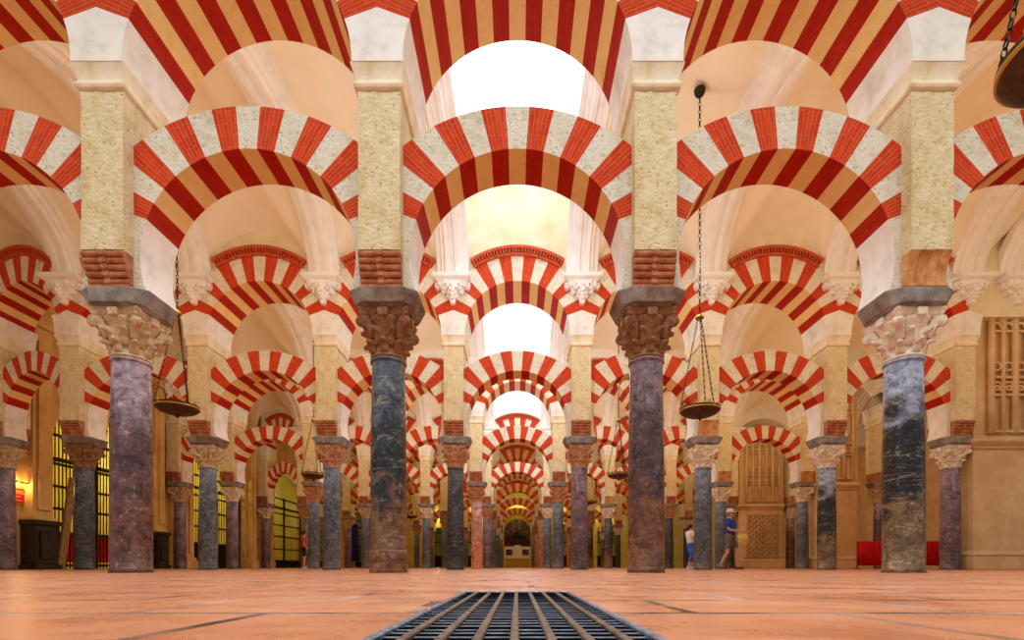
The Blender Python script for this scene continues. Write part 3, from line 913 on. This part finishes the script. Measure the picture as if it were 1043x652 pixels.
openings = [(15.25, 19.05, 4.1), (21.7, 26.0, 4.3), (28.6, 33.4, 4.3), (35.4, 40.2, 4.3), (42.4, 47.2, 4.3)]
b = MB()
ys = [8.5]
for a_, b_, h in openings: ys += [a_, b_]
ys.append(52)
for i in range(0, len(ys), 2): b.box(LX-.6, LX, ys[i], ys[i+1], 0, 11)
for a_, b_, h in openings:
    n = 16; ym = (a_+b_)/2; R = (b_-a_)/2; zs = h
    for k in range(n):
        a0, a1 = PI*k/n, PI*(k+1)/n
        y0, z0, y1, z1 = ym - R*math.cos(a0), zs + .6*R*math.sin(a0), ym - R*math.cos(a1), zs + .6*R*math.sin(a1)
        for x in (LX-.6, LX): b.poly([(x,y0,z0),(x,y1,z1),(x,y1,11),(x,y0,11)])
        b.poly([(LX-.6,y0,z0),(LX,y0,z0),(LX,y1,z1),(LX-.6,y1,z1)])
structure(b.build('wall_left', M['leftwall']))
# chapel room behind
b = MB()
cx0 = LX - 5
b.poly([(cx0,13.5,0),(cx0,51,0),(cx0,51,8),(cx0,13.5,8)])
b.poly([(cx0,13.5,8),(cx0,51,8),(LX-.6,51,8),(LX-.6,13.5,8)])
b.poly([(cx0,13.5,0),(LX-.6,13.5,0),(LX-.6,13.5,8),(cx0,13.5,8)]); b.poly([(cx0,51,0),(LX-.6,51,0),(LX-.6,51,8),(cx0,51,8)])
structure(b.build('wall_chapel', M['chapel']))
cw = ['beside the red signboard', 'between third and fourth arcades', 'between fourth and fifth arcades', 'between fifth and sixth arcades', 'beyond the sixth arcade']
for gi, (a_, b_, h) in enumerate(openings):
    root = empty('chapel_gate', (LX-.3, (a_+b_)/2, 0)); O = (LX-.3, (a_+b_)/2, 0)
    tag(root, 'tall black iron gate of lit yellow chapel %s' % cw[gi], 'gate', 'iron gates of the side chapels')
    b = MB(O); n = int((b_-a_)/.13)
    ym = (a_+b_)/2; R = (b_-a_)/2
    for i in range(1, n):
        y = a_ + (b_-a_)*i/n; zt = h + .6*R*math.sqrt(max(0, 1-((y-ym)/R)**2))
        b.tube([(LX-.3, y, 0), (LX-.3, y, zt)], .02, 6)
        if i % 2 == 0: b.lathe([(.002,1.9),(.035,1.95),(.002,2.0)], LX-.3, y, 6)
    b.build('bars', M['iron'], root)
    b = MB(O)
    for z in (.12, 1.15, 1.9, 2.6, 3.3, 4.2):
        b.bevbox(LX-.34, LX-.26, a_, b_, z-.04, z+.04, .008)
    b.bevbox(LX-.36, LX-.24, a_, b_, h-.72, h-.6, .01)
    for y in (a_+.05, ym, b_-.05): b.bevbox(LX-.36, LX-.24, y-.05, y+.05, 0, h, .008)
    b.build('gate_rails', M['iron'], root)
    if gi == 0:
        b = MB(O); m = 40
        ids0 = [b.vert((LX-.42 - .03*math.sin(i*1.9), a_+.05 + (b_-a_-.1)*i/m, .22)) for i in range(m+1)]
        ids1 = [b.vert((LX-.42 - .02*math.sin(i*1.9+.3), a_+.05 + (b_-a_-.1)*i/m, 1.12)) for i in range(m+1)]
        ids2 = [b.vert((LX-.46 - .03*math.sin(i*1.9), a_+.05 + (b_-a_-.1)*i/m, .22)) for i in range(m+1)]
        ids3 = [b.vert((LX-.46 - .02*math.sin(i*1.9+.3), a_+.05 + (b_-a_-.1)*i/m, 1.12)) for i in range(m+1)]
        for i in range(m):
            b.face((ids0[i], ids0[i+1], ids1[i+1], ids1[i]), 0, True); b.face((ids2[i], ids3[i], ids3[i+1], ids2[i+1]), 0, True)
            b.face((ids1[i], ids1[i+1], ids3[i+1], ids3[i]), 0)
        b.build('red_drape', M['redcloth'], root)
    elif gi == 1:
        b = MB(O); b.bevbox(LX-.5, LX-.42, a_+.05, b_-.05, 0, 1.15, .02); b.build('wood_panel', M['wood'], root)
    else:
        b = MB(O); b.bevbox(LX-.5, LX-.42, a_+.05, b_-.05, 0, .5, .02); b.build('wood_panel', M['wood'], root)
# leaning board
bd = MB((LX+.3, 15.9, 0)); bd.T = Matrix.Translation((LX+.12, 15.35, .0)) @ Matrix.Rotation(-.16, 4, 'X')
bd.bevbox(-.04, .04, -.12, .12, .02, 2.9, .01); bd.T = None
o = bd.build('leaning_board', M['board'], None, (LX+.3, 15.9, 0)); tag(o, 'long weathered board leaning in front of the yellow chapel gate', 'board')

# wall pilasters on pedestals
def pilaster(y, w, depth, ped, label, zt=7.0, mat='leftwall'):
    root = empty('wall_pilaster', (LX, y, 0)); O = (LX, y, 0)
    tag(root, label, 'pilaster', 'pilasters of the left wall')
    b = MB(O); pz = 1.42 if ped else .35
    for (x0, hw, d, z0, z1) in ((0, w/2+.06, depth+.06, pz, pz+.12), (0, w/2, depth, pz+.12, zt), (0, w/2-.12, depth+.07, pz+.3, zt-.4), (0, w/2+.08, depth+.1, zt, zt+.25)):
        b.bevbox(LX, LX+d, y-hw, y+hw, z0, z1, .012)
    b.build('pilaster_shaft', M[mat], root)
    b = MB(O)
    if ped:
        b.bevbox(LX, LX+depth+.22, y-w/2-.12, y+w/2+.06, 0, .14, .015); b.bevbox(LX, LX+depth+.14, y-w/2-.06, y+w/2+.02, .14, 1.28, .015)
        b.bevbox(LX, LX+depth+.18, y-w/2+.06, y+w/2-.08, .3, 1.12, .02)
        b.bevbox(LX, LX+depth+.22, y-w/2-.12, y+w/2+.06, 1.28, 1.42, .02)
        b.build('black_pedestal', M['darkstone'], root)
    else:
        b.bevbox(LX, LX+depth+.1, y-w/2-.1, y+w/2+.1, 0, pz, .02); b.build('plinth', M[mat], root)
pilaster(14.62, .62, .30, True, 'ochre pilaster on black marble pedestal right of the red sign')
pilaster(19.42, .5, .3, True, 'ochre pilaster on black pedestal behind the lilac front column')
pilaster(21.2, .5, .3, False, 'ochre pilaster just beyond third row at the left wall')
pilaster(26.33, .46, .3, False, 'ochre pilaster just before fourth row at the left wall')
pilaster(28.15, .45, .3, False, 'ochre pilaster just beyond fourth row at the left wall')
pilaster(42.0, .4, .3, False, 'ochre pilaster at the sixth row of the left wall')

# sign with picture light
sy = 14.03; root = empty('wall_sign', (LX, sy, 1.85)); O = (LX, sy, 1.85)
tag(root, 'small red sign with gold frame lit from above on left wall', 'sign')
b = MB(O); b.bevbox(LX, LX+.05, sy-.36, sy+.32, 1.84, 2.32, .01); b.build('sign_frame', M['gold'], root)
b = MB(O); b.box(LX+.05, LX+.058, sy-.32, sy+.28, 1.88, 2.28); b.build('red_panel', M['signred'], root)
b = MB(O)
rnd = random.Random(2)
for z, y0, y1 in ((2.21, -.25, .2), (2.15, -.25, .22), (2.05, -.14, .12), (1.95, -.25, .2)):
    y = y0
    while y < y1:
        w = rnd.uniform(.03, .07); b.box(LX+.058, LX+.062, sy+y, sy+y+w, z-.013, z+.013); y += w + .018
b.build('gold_lettering', M['signgold'], root)
b = MB(O); b.tube([(LX, sy, 2.46), (LX+.12, sy, 2.5), (LX+.18, sy, 2.46)], .01, 6); b.tube([(LX+.18, sy-.25, 2.45), (LX+.18, sy+.25, 2.45)], .02, 8)
b.build('lamp_arm', M['iron'], root)
lit('sign_lamp', (LX+.17, sy, 2.40), 14, (1, .68, .25), .03)

# ---------------------------------------------------------------- carved stone walls at right
def tracery(x0, x1, y0, y1, ztop, label, lower, arch=True):
    root = empty('carved_stone_wall', ((x0+x1)/2, (y0+y1)/2, 0)); O = ((x0+x1)/2, (y0+y1)/2, 0)
    tag(root, label, 'wall', 'carved sandstone walls of the choir')
    b = MB(O); b.box(x0, x1, y0, y1, 0, ztop); b.build('wall_block', M['wallstone'], root)
    b = MB(O)
    b.bevbox(x0-.08, x1+.05, y0-.10, y1, 0, .36, .02)
    b.loft([[(x0-d, y0-d-.02, z), (x1, y0-d-.02, z), (x1, y1, z), (x0-d, y1, z)] for d, z in ((.08,.36),(.10,.40),(.06,.45),(.02,.5))])
    b.build('plinth', M['wallstone'], root)
    b = MB(O)
    b.loft([[(x0-d, y0-d-.01, z), (x1, y0-d-.01, z), (x1, y1, z), (x0-d, y1, z)] for d, z in ((0,3.14),(.05,3.18),(.05,3.22),(.12,3.28),(.16,3.33),(.16,3.38),(.08,3.42),(.02,3.5))])
    b.build('ledge', M['wallstone'], root)
    # lancet tracery
    b = MB(O); px0, px1 = x0+.38, x1-.25; n = max(3, int((px1-px0)/.3)); yf = y0
    w = (px1-px0)/n
    for i in range(n+1):
        x = px0 + w*i; b.tube([(x, yf-.10, 3.55), (x, yf-.10, ztop-.3)], .05 if i % 2 else .075, 8)
    for z in (3.6, 4.55, 5.0, 6.2):
        b.bevbox(px0-.05, px1+.05, yf-.12, yf, z-.03, z+.03, .01)
    for i in range(n):
        xc = px0 + w*(i+.5)
        for z in (4.5, 6.15):
            pts = [(xc - w/2 + w*j/8, yf-.09, z + .28*math.sin(PI*j/8)**.7) for j in range(9)]
            b.tube(pts, .03, 6)
        for z in (4.78, 5.28, 6.5):
            b.torus((xc, yf-.09, z), w*.34, .03, 'Y', 1, 12, 6)
            for q in range(4):
                b.ball((xc + w*.16*math.cos(q*PI/2+.78), yf-.03, z + w*.16*math.sin(q*PI/2+.78)), .028, 6, 4)
    b.build('lancet_tracery', M['wallstone'], root)
    if lower:
        b = MB(O)
        b.bevbox(px0-.1, px0, yf-.14, yf, .55, 2.95, .01); b.bevbox(px1, px1+.1, yf-.14, yf, .55, 2.95, .01)
        b.bevbox(px0-.1, px1+.1, yf-.07, yf, 2.9, 3.0, .01); b.bevbox(px0-.1, px1+.1, yf-.07, yf, .55, .65, .01)
        nx = max(3, int((px1-px0)/.3)); nz = 8
        wx = (px1-px0)/nx; wz = 2.25/nz
        for i in range(nx):
            for j in range(nz):
                xc, zc = px0 + wx*(i+.5), .65 + wz*(j+.5)
                b.torus((xc, yf-.09, zc), wx*.40, .04, 'Y', 1, 10, 5)
                b.bevbox(xc-.035, xc+.035, yf-.14, yf, zc-.035, zc+.035, .01)
        b.build('lattice_relief', M['wallstone'], root)
    return root
tracery(11.93, 16.6, ROWY[1]-.25, ROWY[1]+.5, 7.6, 'carved sandstone wall at right edge beside second row mauve column', False)
tracery(11.95, 13.65, ROWY[2]-.2, ROWY[2]+.5, 7.6, 'sandstone wall with tracery behind second row seen left of blue-black column', False)
tracery(11.95, 14.35, ROWY[3]-.2, ROWY[3]+.5, 7.6, 'sandstone wall with rosette lattice behind the walking man', True)
b = MB(); b.box(19.4, 20.0, 8, 52, 0, 11); structure(b.build('wall_right', M['wallstone']))

# red barriers
def barrier(x0, x1, y, label):
    root = empty('red_barrier', ((x0+x1)/2, y, 0)); O = ((x0+x1)/2, y, 0); tag(root, label, 'barrier', 'red cloth barriers')
    b = MB(O); n = 30
    f = [[b.vert((x0 + (x1-x0)*i/n, y + .015*math.sin(i*1.3) + d, z)) for i in range(n+1)] for z, d in ((.12,0),(1.0,0),(1.0,.04),(.12,.04))]
    for r0, r1 in zip(f, f[1:] + f[:1]):
        for i in range(n): b.face((r0[i], r0[i+1], r1[i+1], r1[i]), 0, True)
    b.build('red_cloth', M['redcloth'], root)
    b = MB(O)
    for x in (x0+.04, x1-.04): b.tube([(x, y+.07, .02), (x, y+.07, 1.0)], .02, 8); b.lathe([(.12,0),(.12,.02),(.03,.03)], x, y+.07, 12)
    b.build('posts', M['iron'], root)
barrier(12.2, 13.4, 18.0, 'red cloth barrier left of the blue-black front column')
barrier(14.5, 15.6, 18.0, 'red cloth barrier between blue-black column and mauve column')

# ---------------------------------------------------------------- far end
EY = 51.6
b = MB()
for (x0, x1) in ((-22,-8.6),(-7.6,-5.6),(-3.6,-1.7),(1.7,4.2),(6.2,8.2),(10.2,26)): b.box(x0, x1, EY, EY+.6, 0, 11)
for (x0, x1) in ((-8.6,-7.6),(-5.6,-3.6),(-1.7,1.7),(4.2,6.2),(8.2,10.2)):
    n = 14; xm, R = (x0+x1)/2, (x1-x0)/2; zs = 4.6 - R*.3 if x0 == -1.7 else 3.6
    for k in range(n):
        a0, a1 = PI*k/n, PI*(k+1)/n
        xa, za, xb, zb = xm - R*math.cos(a0), zs + R*math.sin(a0), xm - R*math.cos(a1), zs + R*math.sin(a1)
        b.poly([(xa,EY,za),(xb,EY,zb),(xb,EY,11),(xa,EY,11)]); b.poly([(xa,EY,za),(xa,EY+.6,za),(xb,EY+.6,zb),(xb,EY,zb)])
b.box(-22, 26, EY+3, EY+3.3, 0, 11); b.box(-22, 26, EY+.6, EY+3, 7, 7.2)
structure(b.build('wall_far', M['chapel']))
# altar
root = empty('altarpiece', (0, EY+1.2, 0)); O = (0, EY+1.2, 0); tag(root, 'gilt altar with dark arched painting at end of central aisle', 'altar')
b = MB(O); ya = EY+1.3; n = 24
ring = []
for k in range(n+1):
    a = PI*k/n
    ring.append([(-1.75*math.cos(a), ya, 3.7+1.75*math.sin(a)), (-1.55*math.cos(a), ya-.1, 3.7+1.55*math.sin(a)), (-1.4*math.cos(a), ya, 3.7+1.4*math.sin(a)), (-1.4*math.cos(a), ya+.2, 3.7+1.4*math.sin(a)), (-1.75*math.cos(a), ya+.2, 3.7+1.75*math.sin(a))])
b.loft(ring)
for sg in (-1, 1): b.bevbox(min(sg*1.4, sg*1.75), max(sg*1.4, sg*1.75), ya-.1, ya+.2, 0, 3.7, .02)
b.build('gilt_frame', M['frieze'], root)
b = MB(O)
pts = [(-1.4*math.cos(PI*k/n), 3.7+1.4*math.sin(PI*k/n)) for k in range(n+1)]
b.poly([(-1.4, ya+.15, 2.2)] + [(x, ya+.15, z) for x, z in pts] + [(1.4, ya+.15, 2.2)])
b.build('painting', M['canvas'], root)
b = MB(O)
b.bevbox(-1.15, 1.15, ya-.35, ya-.05, 2.75, 2.95, .03)
for x in (-.9,-.5,-.15,.2,.6,.95): b.ball((x, ya-.2, 3.15 + .25*math.cos(x*2)), .2, 8, 6)
b.ball((0, ya-.2, 3.7), .28, 10, 6); b.build('carved_group', M['wood'], root)
b = MB(O); b.bevbox(-1.35, 1.35, ya-.9, ya-.1, .95, 1.08, .02)
b.bevbox(-1.38, 1.38, ya-.25, ya+.1, 1.08, 2.2, .03); b.bevbox(-.3, .3, ya-.4, ya-.2, 1.08, 2.35, .03); b.build('altar_cloth', M['linen'], root)
for x in (-.85, .85):
    b = MB(O); b.bevbox(x-.35, x+.35, ya-.28, ya-.2, 1.3, 1.9, .01); b.build('dark_panel', M['canvas'], root)
b = MB(O); b.bevbox(-1.25, 1.25, ya-.85, ya-.15, 0, .95, .02); b.build('altar_frontal', M['frieze'], root)
b = MB(O)
for x in (-.95,-.6,.6,.95): b.lathe([(.06,1.08),(.02,1.15),(.02,1.7),(.05,1.73)], x, ya-.55, 8)
b.build('candlesticks', M['gold'], root)
# far grilles
for x0, x1, lb in ((-8.6,-7.6,'far left lit doorway'),(-5.6,-3.6,'lit arch just left of centre'),(4.2,6.2,'lit arch right of centre'),(8.2,10.2,'far right lit arch')):
    root = empty('far_grille', ((x0+x1)/2, EY+.3, 0)); O = ((x0+x1)/2, EY+.3, 0); tag(root, 'iron grille in the end wall, %s' % lb, 'grille', 'grilles in the end wall')
    b = MB(O); n = 10; xm, R = (x0+x1)/2, (x1-x0)/2
    for i in range(n+1):
        x = x0 + (x1-x0)*i/n; b.tube([(x, EY+.3, 0), (x, EY+.3, 3.6 + R*ell((x-xm)/R))], .025, 6)
    b.build('bars', M['iron'], root)
    for z in (.1, 1.2, 2.6, 3.6):
        b = MB(O); b.bevbox(x0, x1, EY+.26, EY+.34, z-.05, z+.05, .01); b.build('rail', M['iron'], root)
    b = MB(O); b.bevbox(x0+.02, x1-.02, EY+.42, EY+.48, .1, 1.15, .01); b.build('wood_panel', M['wood'], root)

# processional banner at left (blue)
root = empty('blue_banner', (-11.9, 36.6, 0)); O = (-11.9, 36.6, 0); tag(root, 'tall blue velvet banner on a pole stand in the left background', 'banner')
b = MB(O)
n = 12
r0 = [b.vert((-12.25 + .7*i/n, 36.6 + .04*math.sin(i*1.6), .5)) for i in range(n+1)]
r1 = [b.vert((-12.15 + .5*i/n, 36.6 + .03*math.sin(i*1.6), 3.2)) for i in range(n+1)]
r2 = [b.vert((-12.15 + .5*i/n, 36.64 + .03*math.sin(i*1.6), 3.2)) for i in range(n+1)]
r3 = [b.vert((-12.25 + .7*i/n, 36.64 + .04*math.sin(i*1.6), .5)) for i in range(n+1)]
for p, q in ((r0,r1),(r1,r2),(r2,r3),(r3,r0)):
    for i in range(n): b.face((p[i], p[i+1], q[i+1], q[i]), 0, True)
b.build('velvet_cloth', M['bluecloth'], root)
b = MB(O); b.tube([(-11.9, 36.68, 0), (-11.9, 36.68, 3.5)], .025, 8); b.tube([(-12.2, 36.66, 3.22), (-11.6, 36.66, 3.22)], .02, 8); b.lathe([(.25,0),(.25,.04),(.04,.08)], -11.9, 36.68, 16); b.ball((-11.9, 36.68, 3.55), .06)
b.build('pole', M['gold'], root)

# ---------------------------------------------------------------- people
def skin_obj(name, J, E, mat, parent, sub=2):
    me = bpy.data.meshes.new(name)
    names = list(J.keys()); idx = {n_: i for i, n_ in enumerate(names)}
    me.from_pydata([J[n_][0] for n_ in names], [(idx[a_], idx[b_]) for a_, b_ in E], [])
    o = bpy.data.objects.new(name, me); col.objects.link(o)
    o.modifiers.new('Skin', 'SKIN')
    if not me.skin_vertices: 
        me.attributes  # skin layer is made with the modifier below
    with bpy.context.temp_override(object=o, active_object=o):
        if not me.skin_vertices: bpy.ops.mesh.customdata_skin_add()
    for n_, sv in zip(names, me.skin_vertices[0].data):
        r = J[n_][1]; sv.radius = r if isinstance(r, tuple) else (r, r)
    me.skin_vertices[0].data[0].use_root = True
    o.modifiers['Skin'].use_smooth_shade = True
    s = o.modifiers.new('Sub', 'SUBSURF'); s.levels = sub; s.render_levels = sub
    me.materials.append(mat)
    o.parent = parent
    return o

def person(loc, rz, label, h, top, legs, toplen, leglen, hairm, pose, cap=None, shoe='shoe', group=None):
    root = empty('person', loc, rz); tag(root, label, 'person')
    k = h/1.7
    P = {}
    def j(n_, x, y, z, r): P[n_] = ((x*k, y*k, z*k), r*k if not isinstance(r, tuple) else tuple(q*k for q in r))
    # facing +y
    j('pelvis', 0, 0, .93, .13); j('waist', 0, .005, 1.08, .12); j('chest', 0, .0, 1.27, .135); j('uchest', 0, -.01, 1.38, .11)
    j('neck', 0, .0, 1.48, .052); j('chin', 0, .02, 1.535, .062); j('head', 0, .02, 1.60, .085); j('crown', 0, .01, 1.66, .062)
    j('noseb', 0, .085, 1.60, .018); j('nose', 0, .118, 1.585, .010)
    E = [('pelvis','waist'),('waist','chest'),('chest','uchest'),('uchest','neck'),('neck','chin'),('chin','head'),('head','crown'),('head','noseb'),('noseb','nose')]
    for s_, sd in ((-1,'l'),(1,'r')):
        a = pose[sd]
        j('sho'+sd, s_*.17, -.01, 1.40, .058); 
        e = a['elbow']; w = a['wrist']
        j('elb'+sd, e[0], e[1], e[2], .042); j('wri'+sd, w[0], w[1], w[2], .027)
        d = Vector((w[0]-e[0], w[1]-e[1], w[2]-e[2])).normalized()
        pm = Vector(w) + d*.055; j('plm'+sd, *pm, .030)
        E += [('uchest','sho'+sd),('sho'+sd,'elb'+sd),('elb'+sd,'wri'+sd),('wri'+sd,'plm'+sd)]
        side = d.cross(Vector((0,0,1)) if abs(d.z) < .8 else Vector((0,1,0))).normalized()
        crl = Vector((0,0,-1)) if abs(d.z) < .8 else Vector((0,1,0))
        for f, (o_, L) in enumerate(((-.027,.062),(-.009,.074),(.009,.070),(.027,.055))):
            p1 = pm + d*.035 + side*o_; p2 = p1 + d*L*.55 + crl*.008; p3 = p2 + d*L*.4 + crl*.022
            j('f%da%s' % (f, sd), *p1, .0105); j('f%db%s' % (f, sd), *p2, .009); j('f%dc%s' % (f, sd), *p3, .0075)
            E += [('plm'+sd, 'f%da%s' % (f, sd)), ('f%da%s' % (f, sd), 'f%db%s' % (f, sd)), ('f%db%s' % (f, sd), 'f%dc%s' % (f, sd))]
        t1 = Vector(w) + d*.03 - side*s_*.03; t2 = t1 + d*.035 - side*s_*.018
        j('t1'+sd, *t1, .011); j('t2'+sd, *t2, .009)
        E += [('wri'+sd,'t1'+sd),('t1'+sd,'t2'+sd)]
        kn = a['knee']; an = a['ankle']
        j('hip'+sd, s_*.09, 0, .86, .088); j('kne'+sd, kn[0], kn[1], kn[2], .058); j('clf'+sd, *(Vector(kn).lerp(Vector(an), .35) + Vector((0,-.015,0))), .055)
        j('ank'+sd, an[0], an[1], an[2], .036); j('toe'+sd, an[0]+s_*.01, an[1]+.14, max(.035, an[2]-.05), .033)
        E += [('pelvis','hip'+sd),('hip'+sd,'kne'+sd),('kne'+sd,'clf'+sd),('clf'+sd,'ank'+sd),('ank'+sd,'toe'+sd)]
    skin_obj('body', P, E, M['skin'], root, 2)
    # shirt
    def grow(names, edges, g, mat, nm):
        J2 = {n_: (P[n_][0], (P[n_][1]+g) if not isinstance(P[n_][1], tuple) else P[n_][1]) for n_ in names if n_ in P}
        for n_ in names:
            if isinstance(n_, tuple):
                nm_, a_, b_, t = n_; J2[nm_] = (tuple(Vector(P[a_][0]).lerp(Vector(P[b_][0]), t)), (P[a_][1]*(1-t)+P[b_][1]*t)+g)
        return skin_obj(nm, J2, edges, mat, root, 2)
    names = ['pelvis','waist','chest','uchest','shol','shor', ('sll','shol','elbl', toplen), ('slr','shor','elbr', toplen)]
    grow(names, [('pelvis','waist'),('waist','chest'),('chest','uchest'),('uchest','shol'),('uchest','shor'),('shol','sll'),('shor','slr')], .026, M[top], 'shirt')
    if leglen < 1.01:
        names = ['pelvis','waist','hipl','hipr', ('ll','hipl','knel', leglen), ('lr','hipr','kner', leglen)]
        ed = [('pelvis','waist'),('pelvis','hipl'),('pelvis','hipr'),('hipl','ll'),('hipr','lr')]
    else:
        names = ['pelvis','waist','hipl','hipr','knel','kner','clfl','clfr', ('ll','clfl','ankl', leglen-1), ('lr','clfr','ankr', leglen-1)]
        ed = [('pelvis','waist'),('pelvis','hipl'),('pelvis','hipr'),('hipl','knel'),('hipr','kner'),('knel','clfl'),('kner','clfr'),('clfl','ll'),('clfr','lr')]
    grow(names, ed, .016, M[legs], 'trousers' if leglen > 1 else 'shorts')
    b = MB(); b.T = Matrix.Scale(k, 4)
    b.ball((0, -.012, 1.63), .098, 16, 10, sc=(.95,1.02,.95)) if not cap else b.ball((0, -.022, 1.60), .09, 16, 10, sc=(.95,.95,.9))
    b.build('hair', M[hairm], root)
    if cap:
        b = MB(); b.T = Matrix.Scale(k, 4)
        b.lathe([(.105,1.635),(.104,1.67),(.09,1.715),(.05,1.745),(.008,1.75)], 0, .0, 20)
        b.loft([[(x, y, z) for x, y in ((-.08,.07),(-.07,.14),(0,.18),(.07,.14),(.08,.07))] for z in (1.632, 1.642)])
        b.build('cap', M[cap], root)
    for s_ in (-1, 1):
        b = MB(); b.T = Matrix.Scale(k, 4); an = pose['l' if s_ < 0 else 'r']['ankle']
        zz = max(0, an[2]-.09)
        b.loft([[(an[0] + x*sc_, an[1] + .05 + y*sc_, zz + z) for x, y in ((-.045,-.12),(.045,-.12),(.05,.05),(.04,.13),(0,.16),(-.04,.13),(-.05,.05))] for sc_, z in ((1,0),(1.03,.02),(.95,.05),(.7,.085))])
        b.build('shoe', M[shoe], root)
        b = MB(); b.T = Matrix.Scale(k, 4)
        b.ball((s_*.032, .098, 1.612), .011, 8, 6); b.build('eye', M['darkcl'], root)
        b = MB(); b.T = Matrix.Scale(k, 4)
        b.ball((s_*.085, .01, 1.60), .028, 8, 6, sc=(.4,.7,1)); b.build('ear', M['skin'], root)
    return root
PX = 13.9
person((6.25, 14.75, 0), -2.4, 'person in blue shirt, grey shorts and white cap walking by carved wall', 1.74, 'blue', 'greycl', .85, .85, 'hair_g',
       {'l': dict(elbow=(-.22,.06,1.13), wrist=(-.10,.30,1.10), knee=(-.10,.18,.50), ankle=(-.10,.16,.09)),
        'r': dict(elbow=(.22,.06,1.13), wrist=(.12,.30,1.08), knee=(.10,-.02,.49), ankle=(.10,-.24,.10))}, cap='whitecl', shoe='sandal')
b = MB()
b.lathe([(.20,0),(.205,.005),(.20,.012),(.11,.03),(.10,.10),(.075,.13),(.01,.135)], 0, 0, 24)
o = b.build('straw_hat', M['straw'], None, (6.50, 14.45, .90)); o.rotation_euler = (1.15, .2, .3)
tag(o, 'straw sun hat held at waist by the person in blue shirt', 'hat')
person((6.52, 18.9, 0), -PI/2 + .3, 'person in white top and bright blue trousers half hidden by grey column', 1.66, 'whitecl', 'jean', .6, 1.5, 'hair_b',
       {'l': dict(elbow=(-.23,.02,1.12), wrist=(-.18,.18,.98), knee=(-.09,.12,.49), ankle=(-.09,.14,.09)),
        'r': dict(elbow=(.23,-.02,1.12), wrist=(.2,.14,.96), knee=(.09,-.02,.49), ankle=(.09,-.16,.10))})
person((-9.75, 22.9, 0), -PI/2 + .4, 'person in red shirt and dark shorts standing in the left background', 1.68, 'redcl', 'darkcl', .75, .9, 'hair_b',
       {'l': dict(elbow=(-.23,.0,1.12), wrist=(-.2,.16,.98), knee=(-.10,.03,.49), ankle=(-.10,.0,.09)),
        'r': dict(elbow=(.23,.0,1.12), wrist=(.2,.12,.92), knee=(.10,.03,.49), ankle=(.10,.02,.09))})

# ---------------------------------------------------------------- lights
WARM = (1, .66, .32); SOFT = (1, .86, .62)
for r in range(6):
    ym = (ROWY[r] + ROWY[r+1])/2
    for k in range(-3, 5):
        if k == 0:
            lit('aisle_fill', (0, ym, 6.2), 150 if r < 3 else 30, (.74, .86, 1) if r < 3 else (1, .72, .36), .12); continue  # added fill above the aisle, no fixture there; whitens ribs and consoles
        if k > 3 and r > 3: continue
        p = 90 if abs(k) == 1 else 62 if abs(k) == 2 else 66 if k > 0 else 46
        if r >= 3: p *= .45
        lit('bay_fill', (k*S, ym, 6.2), p, (1, .66, .30) if r >= 3 else SOFT if abs(k) == 1 else WARM, .12)  # added point fill in each bay, not tied to any hanging lamp
for i, (a_, b_, h) in enumerate(openings): lit('chapel_lamp', (LX-2.4, (a_+b_)/2, 5.0), 240, (1, .92, .35), .2)
for x in (-8, -4.6, 0, 5.2, 9.2): lit('end_wall_fill', (x, EY-.6, 5.2 if x else 5.6), 70, (1, .85, .4), .15)  # added lights to brighten the altar and end wall, no fixtures
# added fill lights over the viewer, in place of unseen daylight
lit('fill_over_viewer', (0, 1.5, 9.6), 600, (.92, .96, 1), 6, 'AREA', (math.radians(-18), 0, 0), 4)
lit('fill_left', (-7, 1.5, 9.2), 380, (1, .92, .80), 5, 'AREA', (math.radians(-18), 0, 0), 4)
lit('fill_right', (7, 1.5, 9.2), 380, (1, .92, .80), 5, 'AREA', (math.radians(-18), 0, 0), 4)

w = bpy.data.worlds.new('World'); bpy.context.scene.world = w; w.use_nodes = True
w.node_tree.nodes['Background'].inputs[0].default_value = (1, .97, .94, 1)
w.node_tree.nodes['Background'].inputs[1].default_value = .4

# ---------------------------------------------------------------- camera
cam = bpy.data.cameras.new('Camera'); co = bpy.data.objects.new('Camera', cam); col.objects.link(co)
co.location = (0, 0, CAMH); co.rotation_euler = (PI/2, 0, 0)
cam.sensor_width = 36; cam.sensor_fit = 'HORIZONTAL'; cam.lens = 511/1043*36
cam.shift_x = -5.5/1043; cam.shift_y = (577.5-326)/1043
cam.clip_start = .02; cam.clip_end = 200
sc = bpy.context.scene; sc.camera = co
sc.view_settings.view_transform = 'Standard'; sc.view_settings.look = 'None'
sc.view_settings.exposure = 0; sc.view_settings.gamma = 1
try: sc.view_settings.use_curve_mapping = False
except Exception: pass
